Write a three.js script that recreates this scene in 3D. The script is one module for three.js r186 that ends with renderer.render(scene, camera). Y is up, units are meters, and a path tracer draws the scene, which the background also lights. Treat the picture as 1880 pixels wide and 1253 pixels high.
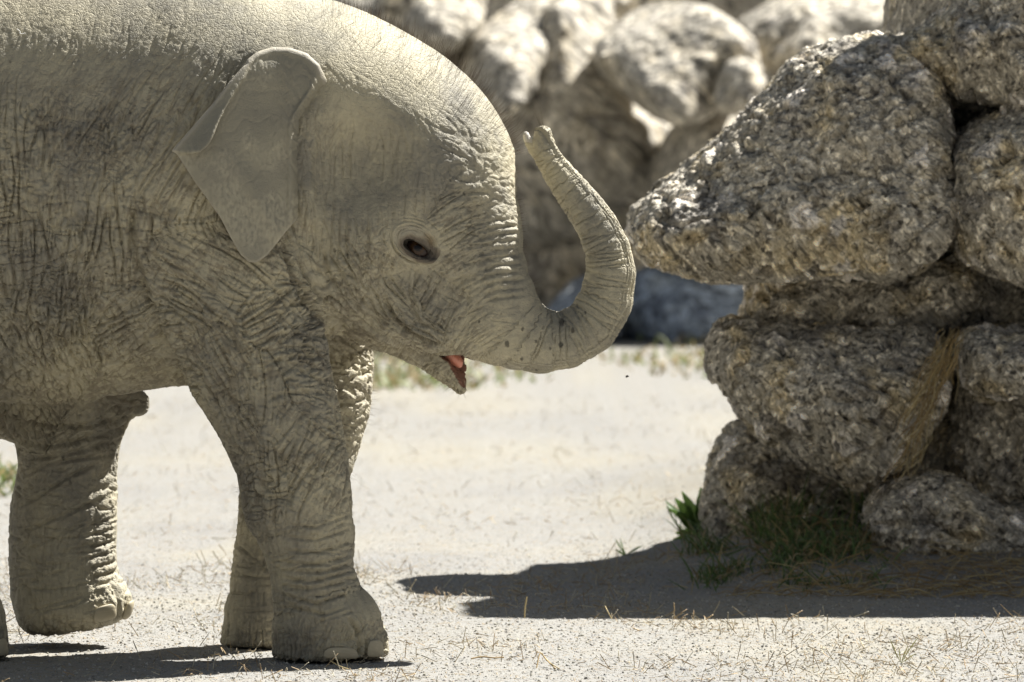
import * as THREE from 'three';
import { mergeGeometries } from 'three/addons/utils/BufferGeometryUtils.js';

// ---------------------------------------------------------------- camera, sky, sun, exposure
const EYE = 0.90, DIST = 10, FOC = 12000, HORIZON = 121, CX = 940, CY = 626.5;   // metres; pixels of a 1880 x 1253 frame
const scene = new THREE.Scene();
const camera = new THREE.PerspectiveCamera(2 * Math.atan(CY / FOC) * 180 / Math.PI, 1880 / 1253, 0.1, 2000);
camera.position.set(0, EYE, DIST);
const PITCH = Math.atan((CY - HORIZON) / FOC);
camera.lookAt(0, EYE - DIST * Math.tan(PITCH), 0);
camera.focus = DIST - 0.13; camera.userData.fStop = 9;
const renderer = new THREE.WebGLRenderer({ antialias: true });
renderer.toneMapping = THREE.LinearToneMapping;
renderer.toneMappingExposure = 2.55;
renderer.shadowMap.enabled = true;
const SUN = new THREE.Vector3(0.64, 1, -0.44).normalize();      // towards the sun: high, behind and to the right
const sun = new THREE.DirectionalLight(new THREE.Color(1, 0.975, 0.93), 5);
sun.name = 'sun'; sun.position.copy(SUN).multiplyScalar(20); sun.castShadow = true; sun.shadow.radius = 1;
Object.assign(sun.shadow.camera, { left: -6, right: 6, top: 6, bottom: -6, near: 0.5, far: 60 });
sun.shadow.mapSize.set(2048, 2048);
scene.add(sun); scene.add(sun.target);
{ // clear blue sky, paler towards the horizon and round the sun
  const W = 512, H = 256, data = new Float32Array(W * H * 4);
  for (let j = 0; j < H; j++) for (let i = 0; i < W; i++) {
    const up = ((j + 0.5) / H - 0.5) * Math.PI, az = ((i + 0.5) / W - 0.5) * 2 * Math.PI;
    const x = Math.cos(az) * Math.cos(up), y = Math.sin(up), z = Math.sin(az) * Math.cos(up);
    const c = x * SUN.x + y * SUN.y + z * SUN.z, hz = Math.exp(-Math.max(y, 0) * 4), glow = Math.pow(Math.max(c, 0), 6) * 0.7;
    const o = (j * W + i) * 4;
    data[o] = 0.50 + 0.50 * hz + glow; data[o + 1] = 0.62 + 0.42 * hz + glow * 0.95; data[o + 2] = 0.82 + 0.30 * hz + glow * 0.85; data[o + 3] = 1;
  }
  const sky = new THREE.DataTexture(data, W, H, THREE.RGBAFormat, THREE.FloatType);
  sky.mapping = THREE.EquirectangularReflectionMapping; sky.magFilter = THREE.LinearFilter; sky.needsUpdate = true;
  scene.background = sky; scene.environment = sky; scene.environmentIntensity = 0.11; scene.backgroundIntensity = 0.11;
}
const at = (px, py, z) => {            // the point at depth z that the photograph shows at a pixel
  const s = Math.sin(PITCH), c = Math.cos(PITCH), u = (px - CX) / FOC, v = (CY - py) / FOC;
  const dx = u, dy = -s + v * c, dz = -c - v * s, t = (z - DIST) / dz;
  return new THREE.Vector3(dx * t, EYE + dy * t, z);
};
const mpp = (z) => (DIST - z) / FOC;   // metres per pixel at depth z
const pixel = (x, y, z) => {
  const s = Math.sin(PITCH), c = Math.cos(PITCH), Y = y - EYE, Z = z - DIST, d = -s * Y - c * Z;
  return [CX + FOC * x / d, CY - FOC * (c * Y - s * Z) / d];
};

// ---------------------------------------------------------------- helpers: random numbers, noise
const rng = (seed) => () => { seed = (seed + 0x6d2b79f5) | 0; let t = Math.imul(seed ^ (seed >>> 15), 1 | seed); t = (t + Math.imul(t ^ (t >>> 7), 61 | t)) ^ t; return ((t ^ (t >>> 14)) >>> 0) / 4294967296; };
const PERM = new Uint8Array(512), GX = new Float32Array(256), GY = new Float32Array(256), GZ = new Float32Array(256);
{
  const r = rng(7), p = [...Array(256).keys()];
  for (let i = 255; i > 0; i--) { const j = Math.floor(r() * (i + 1)); [p[i], p[j]] = [p[j], p[i]]; }
  for (let i = 0; i < 512; i++) PERM[i] = p[i & 255];
  for (let i = 0; i < 256; i++) { const z = r() * 2 - 1, a = r() * 6.2832, q = Math.sqrt(1 - z * z); GX[i] = q * Math.cos(a); GY[i] = q * Math.sin(a); GZ[i] = z; }
}
function noise(x, y, z) {              // gradient noise, about -0.7 .. 0.7
  const X = Math.floor(x), Y = Math.floor(y), Z = Math.floor(z), fx = x - X, fy = y - Y, fz = z - Z;
  const u = fx * fx * fx * (fx * (fx * 6 - 15) + 10), v = fy * fy * fy * (fy * (fy * 6 - 15) + 10), w = fz * fz * fz * (fz * (fz * 6 - 15) + 10);
  const xi = X & 255, yi = Y & 255, zi = Z & 255, x1 = (xi + 1) & 255, y1 = (yi + 1) & 255, z1 = (zi + 1) & 255;
  const a0 = PERM[PERM[xi] + yi], a1 = PERM[PERM[xi] + y1], b0 = PERM[PERM[x1] + yi], b1 = PERM[PERM[x1] + y1];
  let i = PERM[a0 + zi]; const n000 = GX[i] * fx + GY[i] * fy + GZ[i] * fz;
  i = PERM[b0 + zi]; const n100 = GX[i] * (fx - 1) + GY[i] * fy + GZ[i] * fz;
  i = PERM[a1 + zi]; const n010 = GX[i] * fx + GY[i] * (fy - 1) + GZ[i] * fz;
  i = PERM[b1 + zi]; const n110 = GX[i] * (fx - 1) + GY[i] * (fy - 1) + GZ[i] * fz;
  i = PERM[a0 + z1]; const n001 = GX[i] * fx + GY[i] * fy + GZ[i] * (fz - 1);
  i = PERM[b0 + z1]; const n101 = GX[i] * (fx - 1) + GY[i] * fy + GZ[i] * (fz - 1);
  i = PERM[a1 + z1]; const n011 = GX[i] * fx + GY[i] * (fy - 1) + GZ[i] * (fz - 1);
  i = PERM[b1 + z1]; const n111 = GX[i] * (fx - 1) + GY[i] * (fy - 1) + GZ[i] * (fz - 1);
  const p = n000 + u * (n100 - n000), q = n010 + u * (n110 - n010), r = n001 + u * (n101 - n001), s = n011 + u * (n111 - n011);
  const m = p + v * (q - p), n = r + v * (s - r);
  return m + w * (n - m);
}
const fbm = (x, y, z, o = 4) => { let s = 0, a = 1; for (let i = 0; i < o; i++) { s += a * noise(x, y, z); x = x * 2.03 + 11.3; y = y * 2.03 + 5.7; z = z * 2.03 + 3.1; a *= 0.5; } return s; };
const CELL = { f1: 0, f2: 0, id: 0 };
function cells(x, y, z) {              // cellular noise: the two nearest feature points
  const X = Math.floor(x), Y = Math.floor(y), Z = Math.floor(z); let f1 = 9, f2 = 9, id = 0;
  for (let k = -1; k < 2; k++) for (let j = -1; j < 2; j++) {
    const pj = PERM[((Z + k) & 255)] + ((Y + j) & 255), pp = PERM[pj & 511];
    for (let i = -1; i < 2; i++) {
      const h = PERM[pp + ((X + i) & 255)];
      const dx = X + i + PERM[h] / 256 - x, dy = Y + j + PERM[h + 85] / 256 - y, dz = Z + k + PERM[h + 170] / 256 - z, d = dx * dx + dy * dy + dz * dz;
      if (d < f1) { f2 = f1; f1 = d; id = h; } else if (d < f2) f2 = d;
    }
  }
  CELL.f1 = Math.sqrt(f1); CELL.f2 = Math.sqrt(f2); CELL.id = id; return CELL;
}
const clamp = (x, a = 0, b = 1) => (x < a ? a : x > b ? b : x);
const step = (a, b, x) => { const t = clamp((x - a) / (b - a)); return t * t * (3 - 2 * t); };
const mix = (a, b, t) => a + (b - a) * t;

// ---------------------------------------------------------------- helpers: solids as distance fields, meshed
const smin = (a, b, k) => { const h = k - Math.abs(a - b); return h <= 0 ? Math.min(a, b) : Math.min(a, b) - h * h / (4 * k); };
const smax = (a, b, k) => -smin(-a, -b, k);
// a chain of joints [px, py, z, radius in px, (depth radius / radius)]: a tapering limb
function chain(nodes) {
  const n = nodes.map(([px, py, z, r, q = 1]) => { const p = at(px, py, z); return [p.x, p.y, z, r * mpp(z), q]; });
  let acc = 0; const S = [0];
  for (let i = 1; i < n.length; i++) S.push(acc += Math.hypot(n[i][0] - n[i - 1][0], n[i][1] - n[i - 1][1], n[i][2] - n[i - 1][2]));
  const f = (x, y, z) => {
    let best = 1e9;
    for (let i = 0; i < n.length - 1; i++) {
      const a = n[i], b = n[i + 1], bx = b[0] - a[0], by = b[1] - a[1], bz = b[2] - a[2];
      const t = clamp(((x - a[0]) * bx + (y - a[1]) * by + (z - a[2]) * bz) / (bx * bx + by * by + bz * bz));
      const dx = x - a[0] - bx * t, dy = y - a[1] - by * t, dz = z - a[2] - bz * t, r = a[3] + (b[3] - a[3]) * t, q = 1 / (a[4] + (b[4] - a[4]) * t);
      const l = Math.sqrt(dx * dx + dy * dy + dz * dz * q * q), g = (l - r) * l / Math.max(1e-6, Math.sqrt(dx * dx + dy * dy + dz * dz * q * q * q * q));
      if (g < best) best = g;
    }
    return best;
  };
  f.nodes = n; f.S = S;
  f.near = (x, y, z) => {               // where along the chain: [arc length, cos, sin of the angle round it]
    let best = 1e9, o = [0, 1, 0];
    for (let i = 0; i < n.length - 1; i++) {
      const a = n[i], b = n[i + 1], bx = b[0] - a[0], by = b[1] - a[1], bz = b[2] - a[2], L = bx * bx + by * by + bz * bz;
      const t = clamp(((x - a[0]) * bx + (y - a[1]) * by + (z - a[2]) * bz) / L), dx = x - a[0] - bx * t, dy = y - a[1] - by * t, dz = z - a[2] - bz * t;
      const d = Math.hypot(dx, dy, dz) - (a[3] + (b[3] - a[3]) * t);
      if (d < best) { best = d; const l = Math.sqrt(L), u = (dx * by - dy * bx) / l, m = Math.hypot(u, dz) || 1; o = [S[i] + t * l, u / m, dz / m]; }
    }
    return o;
  };
  return f;
}
function blob(px, py, z, rx, ry, rz, deg = 0) {   // an ellipsoid; rx, ry in px, rz in metres
  const c = at(px, py, z), m = mpp(z), A = rx * m, B = ry * m, ca = Math.cos(deg * Math.PI / 180), sa = Math.sin(deg * Math.PI / 180);
  return (x, y, zz) => {
    const dx = x - c.x, dy = y - c.y, u = (dx * ca + dy * sa) / A, v = (dy * ca - dx * sa) / B, w = (zz - z) / rz;
    const k0 = Math.sqrt(u * u + v * v + w * w), k1 = Math.sqrt((u / A) ** 2 + (v / B) ** 2 + (w / rz) ** 2);
    return k1 < 1e-9 ? -Math.min(A, B, rz) : k0 * (k0 - 1) / k1;
  };
}
function poly2(points) {               // signed distance to a closed outline of [x, y]
  const n = points.length;
  return (x, y) => {
    let d = 1e18, s = 1;
    for (let i = 0, j = n - 1; i < n; j = i++) {
      const ax = points[i][0], ay = points[i][1], bx = points[j][0], by = points[j][1], ex = bx - ax, ey = by - ay, wx = x - ax, wy = y - ay;
      const t = clamp((wx * ex + wy * ey) / (ex * ex + ey * ey)), qx = wx - ex * t, qy = wy - ey * t, q = qx * qx + qy * qy;
      if (q < d) d = q;
      const c1 = y >= ay, c2 = y < by, c3 = ex * wy > ey * wx;
      if ((c1 && c2 && c3) || (!c1 && !c2 && !c3)) s = -s;
    }
    return s * Math.sqrt(d);
  };
}
// surface nets of field(x, y, z) in a box; blockField(cx, cy, cz, radius) may hand back a cheaper field for a block, or a number where no surface is near
function surface(min, max, cell, blockField, exact) {
  const B = 8, nx = Math.ceil((max[0] - min[0]) / cell / B) * B + 1, ny = Math.ceil((max[1] - min[1]) / cell / B) * B + 1, nz = Math.ceil((max[2] - min[2]) / cell / B) * B + 1;
  const F = new Float32Array(nx * ny * nz), sy = nx, sz = nx * ny, half = cell * B * 0.5, rad = half * Math.sqrt(3) + cell * 2, live = [];
  for (let bz = 0; bz < nz; bz += B) for (let by = 0; by < ny; by += B) for (let bx = 0; bx < nx; bx += B) {
    const f = blockField(min[0] + bx * cell + half, min[1] + by * cell + half, min[2] + bz * cell + half, rad), num = typeof f === 'number';
    if (!num) live.push(bx, by, bz);
    for (let k = bz; k < Math.min(bz + B, nz); k++) for (let j = by; j < Math.min(by + B, ny); j++) for (let i = bx; i < Math.min(bx + B, nx); i++)
      F[i + j * sy + k * sz] = num ? f : f(min[0] + i * cell, min[1] + j * cell, min[2] + k * cell);
  }
  const id = new Int32Array(nx * ny * nz).fill(-1), pos = [], nrm = [], idx = [];
  for (let b = 0; b < live.length; b += 3) for (let k = live[b + 2]; k < Math.min(live[b + 2] + B, nz - 1); k++) for (let j = live[b + 1]; j < Math.min(live[b + 1] + B, ny - 1); j++) for (let i = live[b]; i < Math.min(live[b] + B, nx - 1); i++) {
    const o = i + j * sy + k * sz, v = [F[o], F[o + 1], F[o + sy], F[o + sy + 1], F[o + sz], F[o + sz + 1], F[o + sz + sy], F[o + sz + sy + 1]];
    let m = 0; for (let c = 0; c < 8; c++) if (v[c] < 0) m |= 1 << c;
    if (m === 0 || m === 255) continue;
    let X = 0, Y = 0, Z = 0, n = 0;
    for (let c = 0; c < 8; c++) for (const e of [1, 2, 4]) if (!(c & e)) {
      const d = c | e; if ((v[c] < 0) === (v[d] < 0)) continue;
      const t = v[c] / (v[c] - v[d]);
      X += (c & 1) + (e === 1 ? t : 0); Y += ((c >> 1) & 1) + (e === 2 ? t : 0); Z += (c >> 2) + (e === 4 ? t : 0); n++;
    }
    X /= n; Y /= n; Z /= n;
    id[o] = pos.length / 3;
    pos.push(min[0] + (i + X) * cell, min[1] + (j + Y) * cell, min[2] + (k + Z) * cell);
    const gx = mix(mix(v[1] - v[0], v[3] - v[2], Y), mix(v[5] - v[4], v[7] - v[6], Y), Z), gy = mix(mix(v[2] - v[0], v[3] - v[1], X), mix(v[6] - v[4], v[7] - v[5], X), Z), gz = mix(mix(v[4] - v[0], v[5] - v[1], X), mix(v[6] - v[2], v[7] - v[3], X), Y);
    const l = Math.hypot(gx, gy, gz) || 1; nrm.push(gx / l, gy / l, gz / l);
  }
  for (let b = 0; b < live.length; b += 3) for (let k = Math.max(1, live[b + 2]); k < Math.min(live[b + 2] + B, nz - 1); k++) for (let j = Math.max(1, live[b + 1]); j < Math.min(live[b + 1] + B, ny - 1); j++) for (let i = Math.max(1, live[b]); i < Math.min(live[b] + B, nx - 1); i++) {
    const o = i + j * sy + k * sz, s = F[o] < 0;
    for (const [e, p, q] of [[1, sy, sz], [sy, sz, 1], [sz, 1, sy]]) {
      if ((F[o + e] < 0) === s) continue;
      const a = id[o], c = id[o - p], d = id[o - p - q], g = id[o - q];
      if (a < 0 || c < 0 || d < 0 || g < 0) continue;
      if (s) idx.push(a, c, d, a, d, g); else idx.push(a, d, c, a, g, d);
    }
  }
  if (exact) for (let i = 0; i < pos.length; i += 3) for (let it = 0; it < 2; it++) {   // draw the points onto the surface itself
    const e = cell * 0.2, x = pos[i], y = pos[i + 1], z = pos[i + 2], d = exact(x, y, z), gx = (exact(x + e, y, z) - d) / e, gy = (exact(x, y + e, z) - d) / e, gz = (exact(x, y, z + e) - d) / e, g2 = gx * gx + gy * gy + gz * gz;
    if (g2 < 0.05) break; const k = clamp(d / g2, -cell * 0.6, cell * 0.6); pos[i] -= gx * k; pos[i + 1] -= gy * k; pos[i + 2] -= gz * k; const l = Math.sqrt(g2); nrm[i] = gx / l; nrm[i + 1] = gy / l; nrm[i + 2] = gz / l;
  }
  // one smoothing pass of the normals
  const N = new Float32Array(nrm), V = pos.length / 3, M = new Float32Array(V * 3);
  for (let r = 0; r < 2; r++) {
    M.set(N);
    for (let t = 0; t < idx.length; t += 3) for (let c = 0; c < 3; c++) { const a = idx[t + c] * 3, b = idx[t + (c + 1) % 3] * 3; for (let q = 0; q < 3; q++) { M[a + q] += N[b + q] * 0.5; M[b + q] += N[a + q] * 0.5; } }
    for (let i = 0; i < V * 3; i += 3) { const l = Math.hypot(M[i], M[i + 1], M[i + 2]) || 1; N[i] = M[i] / l; N[i + 1] = M[i + 1] / l; N[i + 2] = M[i + 2] / l; }
  }
  return { pos, nrm: Array.from(N), idx, attr: null, K: 0 };
}
// split every edge longer than limit(x, y, z, nx, ny, nz), rounding by the normals; attributes run along
function refine(m, limit, rounds = 4) {
  let { pos, nrm, attr, idx, K } = m, count = pos.length / 3;
  const size = 1 << 16; let P = new Float32Array(Math.max(size, pos.length * 2)), N = new Float32Array(P.length), A = new Float32Array(Math.max(1, K * P.length / 3));
  P.set(pos); N.set(nrm); if (K) A.set(attr);
  const grow = () => { const p = new Float32Array(P.length * 2); p.set(P); P = p; const n = new Float32Array(N.length * 2); n.set(N); N = n; const a = new Float32Array(A.length * 2); a.set(A); A = a; };
  let I = Uint32Array.from(idx);
  for (let round = 0; round < rounds; round++) {
    const edges = new Map(); let splits = 0;
    const midpoint = (a, b) => {
      const key = a < b ? a * 16777216 + b : b * 16777216 + a; let v = edges.get(key);
      if (v !== undefined) return v;
      const i = a * 3, j = b * 3, dx = P[j] - P[i], dy = P[j + 1] - P[i + 1], dz = P[j + 2] - P[i + 2], l2 = dx * dx + dy * dy + dz * dz;
      const mx = P[i] + dx / 2, my = P[i + 1] + dy / 2, mz = P[i + 2] + dz / 2; let ax = N[i] + N[j], ay = N[i + 1] + N[j + 1], az = N[i + 2] + N[j + 2]; const l = Math.hypot(ax, ay, az) || 1; ax /= l; ay /= l; az /= l;
      const lim = limit(mx, my, mz, ax, ay, az, l2, a, b, A);
      if (l2 <= lim * lim) { edges.set(key, -1); return -1; }
      if ((count + 1) * 3 > P.length) grow();
      const da = (dx * N[i] + dy * N[i + 1] + dz * N[i + 2]) / 2, db = -(dx * N[j] + dy * N[j + 1] + dz * N[j + 2]) / 2, o = count * 3, s = 0.36;   // Phong tessellation
      P[o] = mx - s * (da * N[i] + db * N[j]); P[o + 1] = my - s * (da * N[i + 1] + db * N[j + 1]); P[o + 2] = mz - s * (da * N[i + 2] + db * N[j + 2]);
      N[o] = ax; N[o + 1] = ay; N[o + 2] = az;
      for (let k = 0; k < K; k++) A[count * K + k] = (A[a * K + k] + A[b * K + k]) / 2;
      splits++; edges.set(key, count); return count++;
    };
    const out = new Uint32Array(I.length * 4); let w = 0;
    const tri = (a, b, c) => { out[w++] = a; out[w++] = b; out[w++] = c; };
    for (let t = 0; t < I.length; t += 3) {
      const a = I[t], b = I[t + 1], c = I[t + 2], p = midpoint(a, b), q = midpoint(b, c), r = midpoint(c, a), n = (p >= 0) + (q >= 0) + (r >= 0);
      if (n === 0) tri(a, b, c);
      else if (n === 3) { tri(a, p, r); tri(p, b, q); tri(r, q, c); tri(p, q, r); }
      else if (n === 1) { if (p >= 0) { tri(a, p, c); tri(p, b, c); } else if (q >= 0) { tri(a, b, q); tri(a, q, c); } else { tri(a, b, r); tri(r, b, c); } }
      else if (p < 0) { tri(a, b, q); tri(a, q, r); tri(r, q, c); }
      else if (q < 0) { tri(a, p, r); tri(p, b, r); tri(r, b, c); }
      else { tri(a, p, c); tri(p, b, q); tri(p, q, c); }
    }
    I = out.slice(0, w);
    if (!splits) break;
  }
  return { P: P.slice(0, count * 3), N: N.slice(0, count * 3), A: A.slice(0, count * K), I, K, count };
}
function finish(m, origin, color) {     // geometry about origin, normals from the faces
  const g = new THREE.BufferGeometry(), P = m.P;
  for (let i = 0; i < P.length; i += 3) { P[i] -= origin.x; P[i + 1] -= origin.y; P[i + 2] -= origin.z; }
  g.setAttribute('position', new THREE.BufferAttribute(P, 3));
  g.setIndex(new THREE.BufferAttribute(m.I, 1));
  if (color) g.setAttribute('color', new THREE.BufferAttribute(color, 3));
  g.computeVertexNormals();
  return g;
}
const seenFrom = (x, y, z, nx, ny, nz) => {  // how squarely a face looks at the viewing side
  const dx = -x, dy = EYE - y, dz = DIST - z; return (nx * dx + ny * dy + nz * dz) / Math.hypot(dx, dy, dz);
};
const inView = (x, y, z, pad = 60) => { const [u, v] = pixel(x, y, z); return u > -pad && u < 1880 + pad && v > -pad && v < 1253 + pad; };

// repeating relief textures: cracks between cells, or pits and grains
function reliefTexture(S, seed, paint) {
  const d = new Uint8Array(S * S * 4), r = rng(seed), A = paint(S, r);
  for (let i = 0; i < S * S; i++) { const v = clamp(A[i]) * 255; d[i * 4] = d[i * 4 + 1] = d[i * 4 + 2] = v; d[i * 4 + 3] = 255; }
  const t = new THREE.DataTexture(d, S, S); t.wrapS = t.wrapT = THREE.RepeatWrapping; t.magFilter = THREE.LinearFilter; t.needsUpdate = true; return t;
}
function cellField(S, n, m, r, use) {     // n x m jittered cells, wrapped; use(i, f1, f2, id)
  const P = new Float32Array(n * m * 3); for (let i = 0; i < P.length; i++) P[i] = r();
  for (let y = 0; y < S; y++) for (let x = 0; x < S; x++) {
    const u = x / S * n, v = y / S * m, X = Math.floor(u), Y = Math.floor(v); let f1 = 9, f2 = 9, id = 0;
    for (let j = -1; j < 2; j++) for (let i = -1; i < 2; i++) { const c = ((X + i + n) % n + ((Y + j + m) % m) * n) * 3, dx = X + i + P[c] - u, dy = Y + j + P[c + 1] - v, d = dx * dx + dy * dy; if (d < f1) { f2 = f1; f1 = d; id = P[c + 2]; } else if (d < f2) f2 = d; }
    use(x + y * S, Math.sqrt(f1), Math.sqrt(f2), id);
  }
}
const obliqueUV = (g, tile, sh = 0.6) => { const p = g.attributes.position, u = new Float32Array(p.count * 2); for (let i = 0; i < p.count; i++) { u[i * 2] = (p.getX(i) + sh * p.getZ(i)) / tile; u[i * 2 + 1] = (p.getY(i) - sh * p.getZ(i)) / tile; } g.setAttribute('uv', new THREE.BufferAttribute(u, 2)); return g; };

// ---------------------------------------------------------------- helpers: things, parts
const used = new Map();
const numbered = (name) => { const n = used.get(name) ?? 0; used.set(name, n + 1); return n ? `${name}_${String(n).padStart(3, '0')}` : name; };
function tag(o, label, category, group, kind) { if (label) o.userData.label = label; if (category) o.userData.category = category; if (group) o.userData.group = group; if (kind) o.userData.kind = kind; return o; }
function mesh(name, geometry, material, parent = scene) { const m = new THREE.Mesh(geometry, material); m.name = parent === scene ? numbered(name) : name; m.castShadow = m.receiveShadow = true; parent.add(m); return m; }
function thing(name, position) { const g = new THREE.Group(); g.name = numbered(name); g.position.copy(position); scene.add(g); return g; }
// ================================================================ the baby elephant
const NEAR = 0.125, FAR = -0.105;
const torso = chain([[-520, 420, 0, 210, 0.85], [-420, 370, 0, 300, 0.82], [-200, 325, 0, 415, 0.70], [80, 322, 0, 425, 0.63], [300, 316, 0, 398, 0.64], [420, 285, 0, 318, 0.66], [500, 262, 0, 240, 0.72]]);
const neck = chain([[470, 256, 0, 258, 0.64], [590, 260, 0, 215, 0.7]]);
const chest = blob(500, 520, 0, 135, 120, 0.15);
const nearLeg = chain([[400, 390, 0.09, 165, 0.75], [430, 540, 0.115, 158, 0.7], [470, 660, 0.125, 137, 0.72], [512, 770, NEAR, 116, 0.82], [536, 850, NEAR, 106, 0.92], [545, 920, NEAR, 104, 0.95], [563, 980, NEAR, 90, 1.02], [572, 1050, NEAR, 79, 1.08], [585, 1110, NEAR, 86, 1.04], [602, 1163, NEAR, 106, 0.95], [606, 1190, NEAR, 111, 0.92]]);
const farLeg = chain([[560, 560, -0.1, 120, 0.75], [588, 670, -0.12, 101, 0.85], [586, 740, FAR, 97, 0.9], [562, 830, FAR, 94, 0.95], [524, 930, FAR, 90, 1], [505, 1010, FAR, 77, 1.08], [492, 1080, FAR, 73, 1.08], [496, 1130, FAR, 88, 1], [499, 1175, FAR, 98, 0.95]]);
const nearHind = chain([[-330, 420, 0.1, 240, 0.6], [-230, 620, 0.12, 165, 0.75], [-135, 760, NEAR, 118, 0.9], [-130, 880, NEAR, 98, 1], [-140, 990, NEAR, 84, 1.05], [-120, 1080, NEAR, 88, 1], [-95, 1150, NEAR, 108, 0.95], [-92, 1190, NEAR, 110, 0.95]]);
const hindLegRaw = chain([[-200, 480, -0.08, 240, 0.6], [-20, 620, -0.11, 190, 0.7], [110, 715, FAR, 128, 0.9], [124, 800, FAR, 101, 0.95], [124, 860, FAR, 93, 1], [116, 940, FAR, 100, 0.98], [114, 1010, FAR, 101, 1], [118, 1080, FAR, 102, 1], [136, 1130, FAR, 114, 0.92]]);
const solePt = at(75, 1171, FAR), soleN = (() => { const a = at(75, 1171, FAR), b = at(252, 1143, FAR), d = b.sub(a).normalize(); return [d.y, -d.x]; })();
const hindLeg = Object.assign((x, y, z) => smax(hindLegRaw(x, y, z), (x - solePt.x) * soleN[0] + (y - solePt.y) * soleN[1], 0.05), { near: hindLegRaw.near });
const kneeFlap = chain([[120, 715, -0.1, 70, 0.7], [205, 735, -0.1, 42, 0.9], [252, 741, -0.1, 25, 1.1]]);
const thighFold = chain([[30, 765, -0.1, 40, 1.6], [120, 772, -0.1, 50, 1.6], [195, 772, -0.11, 40, 1.4]]);
const tail = chain([[-660, 300, 0, 55], [-725, 480, 0, 34], [-740, 700, 0, 22], [-730, 860, 0, 14]]);
const cranium = blob(678, 314, 0, 248, 222, 0.17);
const dome = blob(692, 264, 0, 218, 182, 0.122, -26);
const nape = blob(560, 232, 0, 185, 200, 0.16, 0);
const cheek = blob(655, 470, 0, 122, 140, 0.152, -12);
const trunk = chain([[770, 380, 0, 187, 0.70], [806, 440, 0, 155, 0.78], [850, 510, 0, 121, 0.82], [886, 560, 0, 103, 0.84], [918, 590, -0.005, 84, 0.92], [952, 612, -0.01, 70, 1], [992, 627, -0.015, 60], [1039, 625, -0.02, 53], [1084, 600, -0.025, 52], [1112, 555, -0.03, 51], [1122, 503, -0.03, 47], [1116, 459, -0.03, 42.5], [1098, 418, -0.03, 39.5], [1072, 379, -0.03, 36.5], [1040, 338, -0.03, 31.5], [1015, 304, -0.03, 27], [997, 272, -0.03, 24]]);
const trunkTip = chain([[1001, 262, -0.03, 17], [997, 248, -0.03, 18]]);
const trunkFinger = chain([[982, 272, -0.03, 13], [970, 260, -0.03, 8.5], [965, 247, -0.03, 6.6]]);
const lip = chain([[740, 560, 0.05, 88, 0.75], [790, 595, 0.035, 57, 1.1], [835, 612, 0.02, 42, 1.2]]);
const jaw = chain([[640, 560, 0, 62, 1.5], [700, 605, 0, 42, 1.7], [745, 630, 0, 33, 1.5], [785, 655, 0, 27, 1.3], [812, 676, 0, 25, 1.2], [835, 697, 0, 20, 1.2], [845, 713, 0, 13.5, 1.1]]);
const mouth = chain([[806, 642, 0.012, 9, 2], [838, 650, 0.012, 17, 2], [850, 676, 0.012, 15, 2], [858, 700, 0.012, 10, 2]]);
const temple = blob(668, 300, 0.19, 95, 85, 0.062, 30);
const brow = chain([[690, 440, 0.115, 40, 0.8], [735, 405, 0.112, 36, 0.8], [800, 415, 0.09, 34, 0.8]]);
const earRoot = chain([[590, 185, 0.128, 24, 0.9], [574, 222, 0.152, 25, 1], [569, 270, 0.162, 24, 1], [570, 330, 0.165, 22, 1], [567, 395, 0.156, 17, 1]]);
const eyeLid = blob(760, 446, 0.104, 46, 33, 0.027, -38);
const upperLid = chain([[730, 424, 0.118, 9, 1], [755, 434, 0.123, 12, 1], [778, 448, 0.122, 11, 1], [800, 466, 0.116, 6, 1]]), lowerLid = chain([[732, 446, 0.118, 7, 1], [752, 464, 0.121, 8, 1], [776, 477, 0.119, 8, 1], [798, 478, 0.115, 6, 1]]);
const farLip = chain([[836, 650, -0.018, 15, 0.5], [847, 676, -0.018, 10.5, 0.5], [848, 704, -0.012, 9, 0.6]]);
const eyeSocket = chain([[728, 434, 0.128, 4.5, 1.6], [748, 446, 0.13, 9.5, 1.8], [766, 458, 0.13, 10.5, 1.8], [784, 468, 0.128, 8, 1.8], [803, 476, 0.126, 3.5, 1.8]]);
// [field, join width, group]: group 0 trunk of the body and legs, 1 head
const SOLIDS = [
  [torso, 0.05, 0], [neck, 0.07, 0], [chest, 0.06, 0], [nearLeg, 0.035, 0], [farLeg, 0.04, 0], [nearHind, 0.05, 0], [hindLeg, 0.02, 0], [kneeFlap, 0.03, 0], [thighFold, 0.014, 0], [tail, 0.03, 0],
  [cranium, 0.05, 1], [dome, 0.06, 1], [nape, 0.06, 1], [cheek, 0.06, 1], [trunk, 0.05, 1], [trunkTip, 0.006, 1], [trunkFinger, 0.006, 1], [lip, 0.035, 1], [jaw, 0.007, 1], [farLip, 0.006, 1], [brow, 0.03, 1], [earRoot, 0.02, 1], [eyeLid, 0.014, 1], [upperLid, 0.008, 1], [lowerLid, 0.008, 1],
];
const CARVES = [[mouth, 0.006], [temple, 0.05], [eyeSocket, 0.006]];
const bodyFrom = (solids, carves) => (x, y, z) => {
  let a = 1, b = 1;
  for (const s of solids) { const d = s[0](x, y, z); if (s[2]) b = smin(b, d, s[1]); else a = smin(a, d, s[1]); }
  let d = smin(a, b, 0.022 + 0.05 * step(0.78, 0.93, y));
  for (const c of carves) d = smax(d, -c[0](x, y, z), c[1]);
  return smax(d, 0.001 - y, 0.012);
};
const bodyField = bodyFrom(SOLIDS, CARVES);
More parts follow.
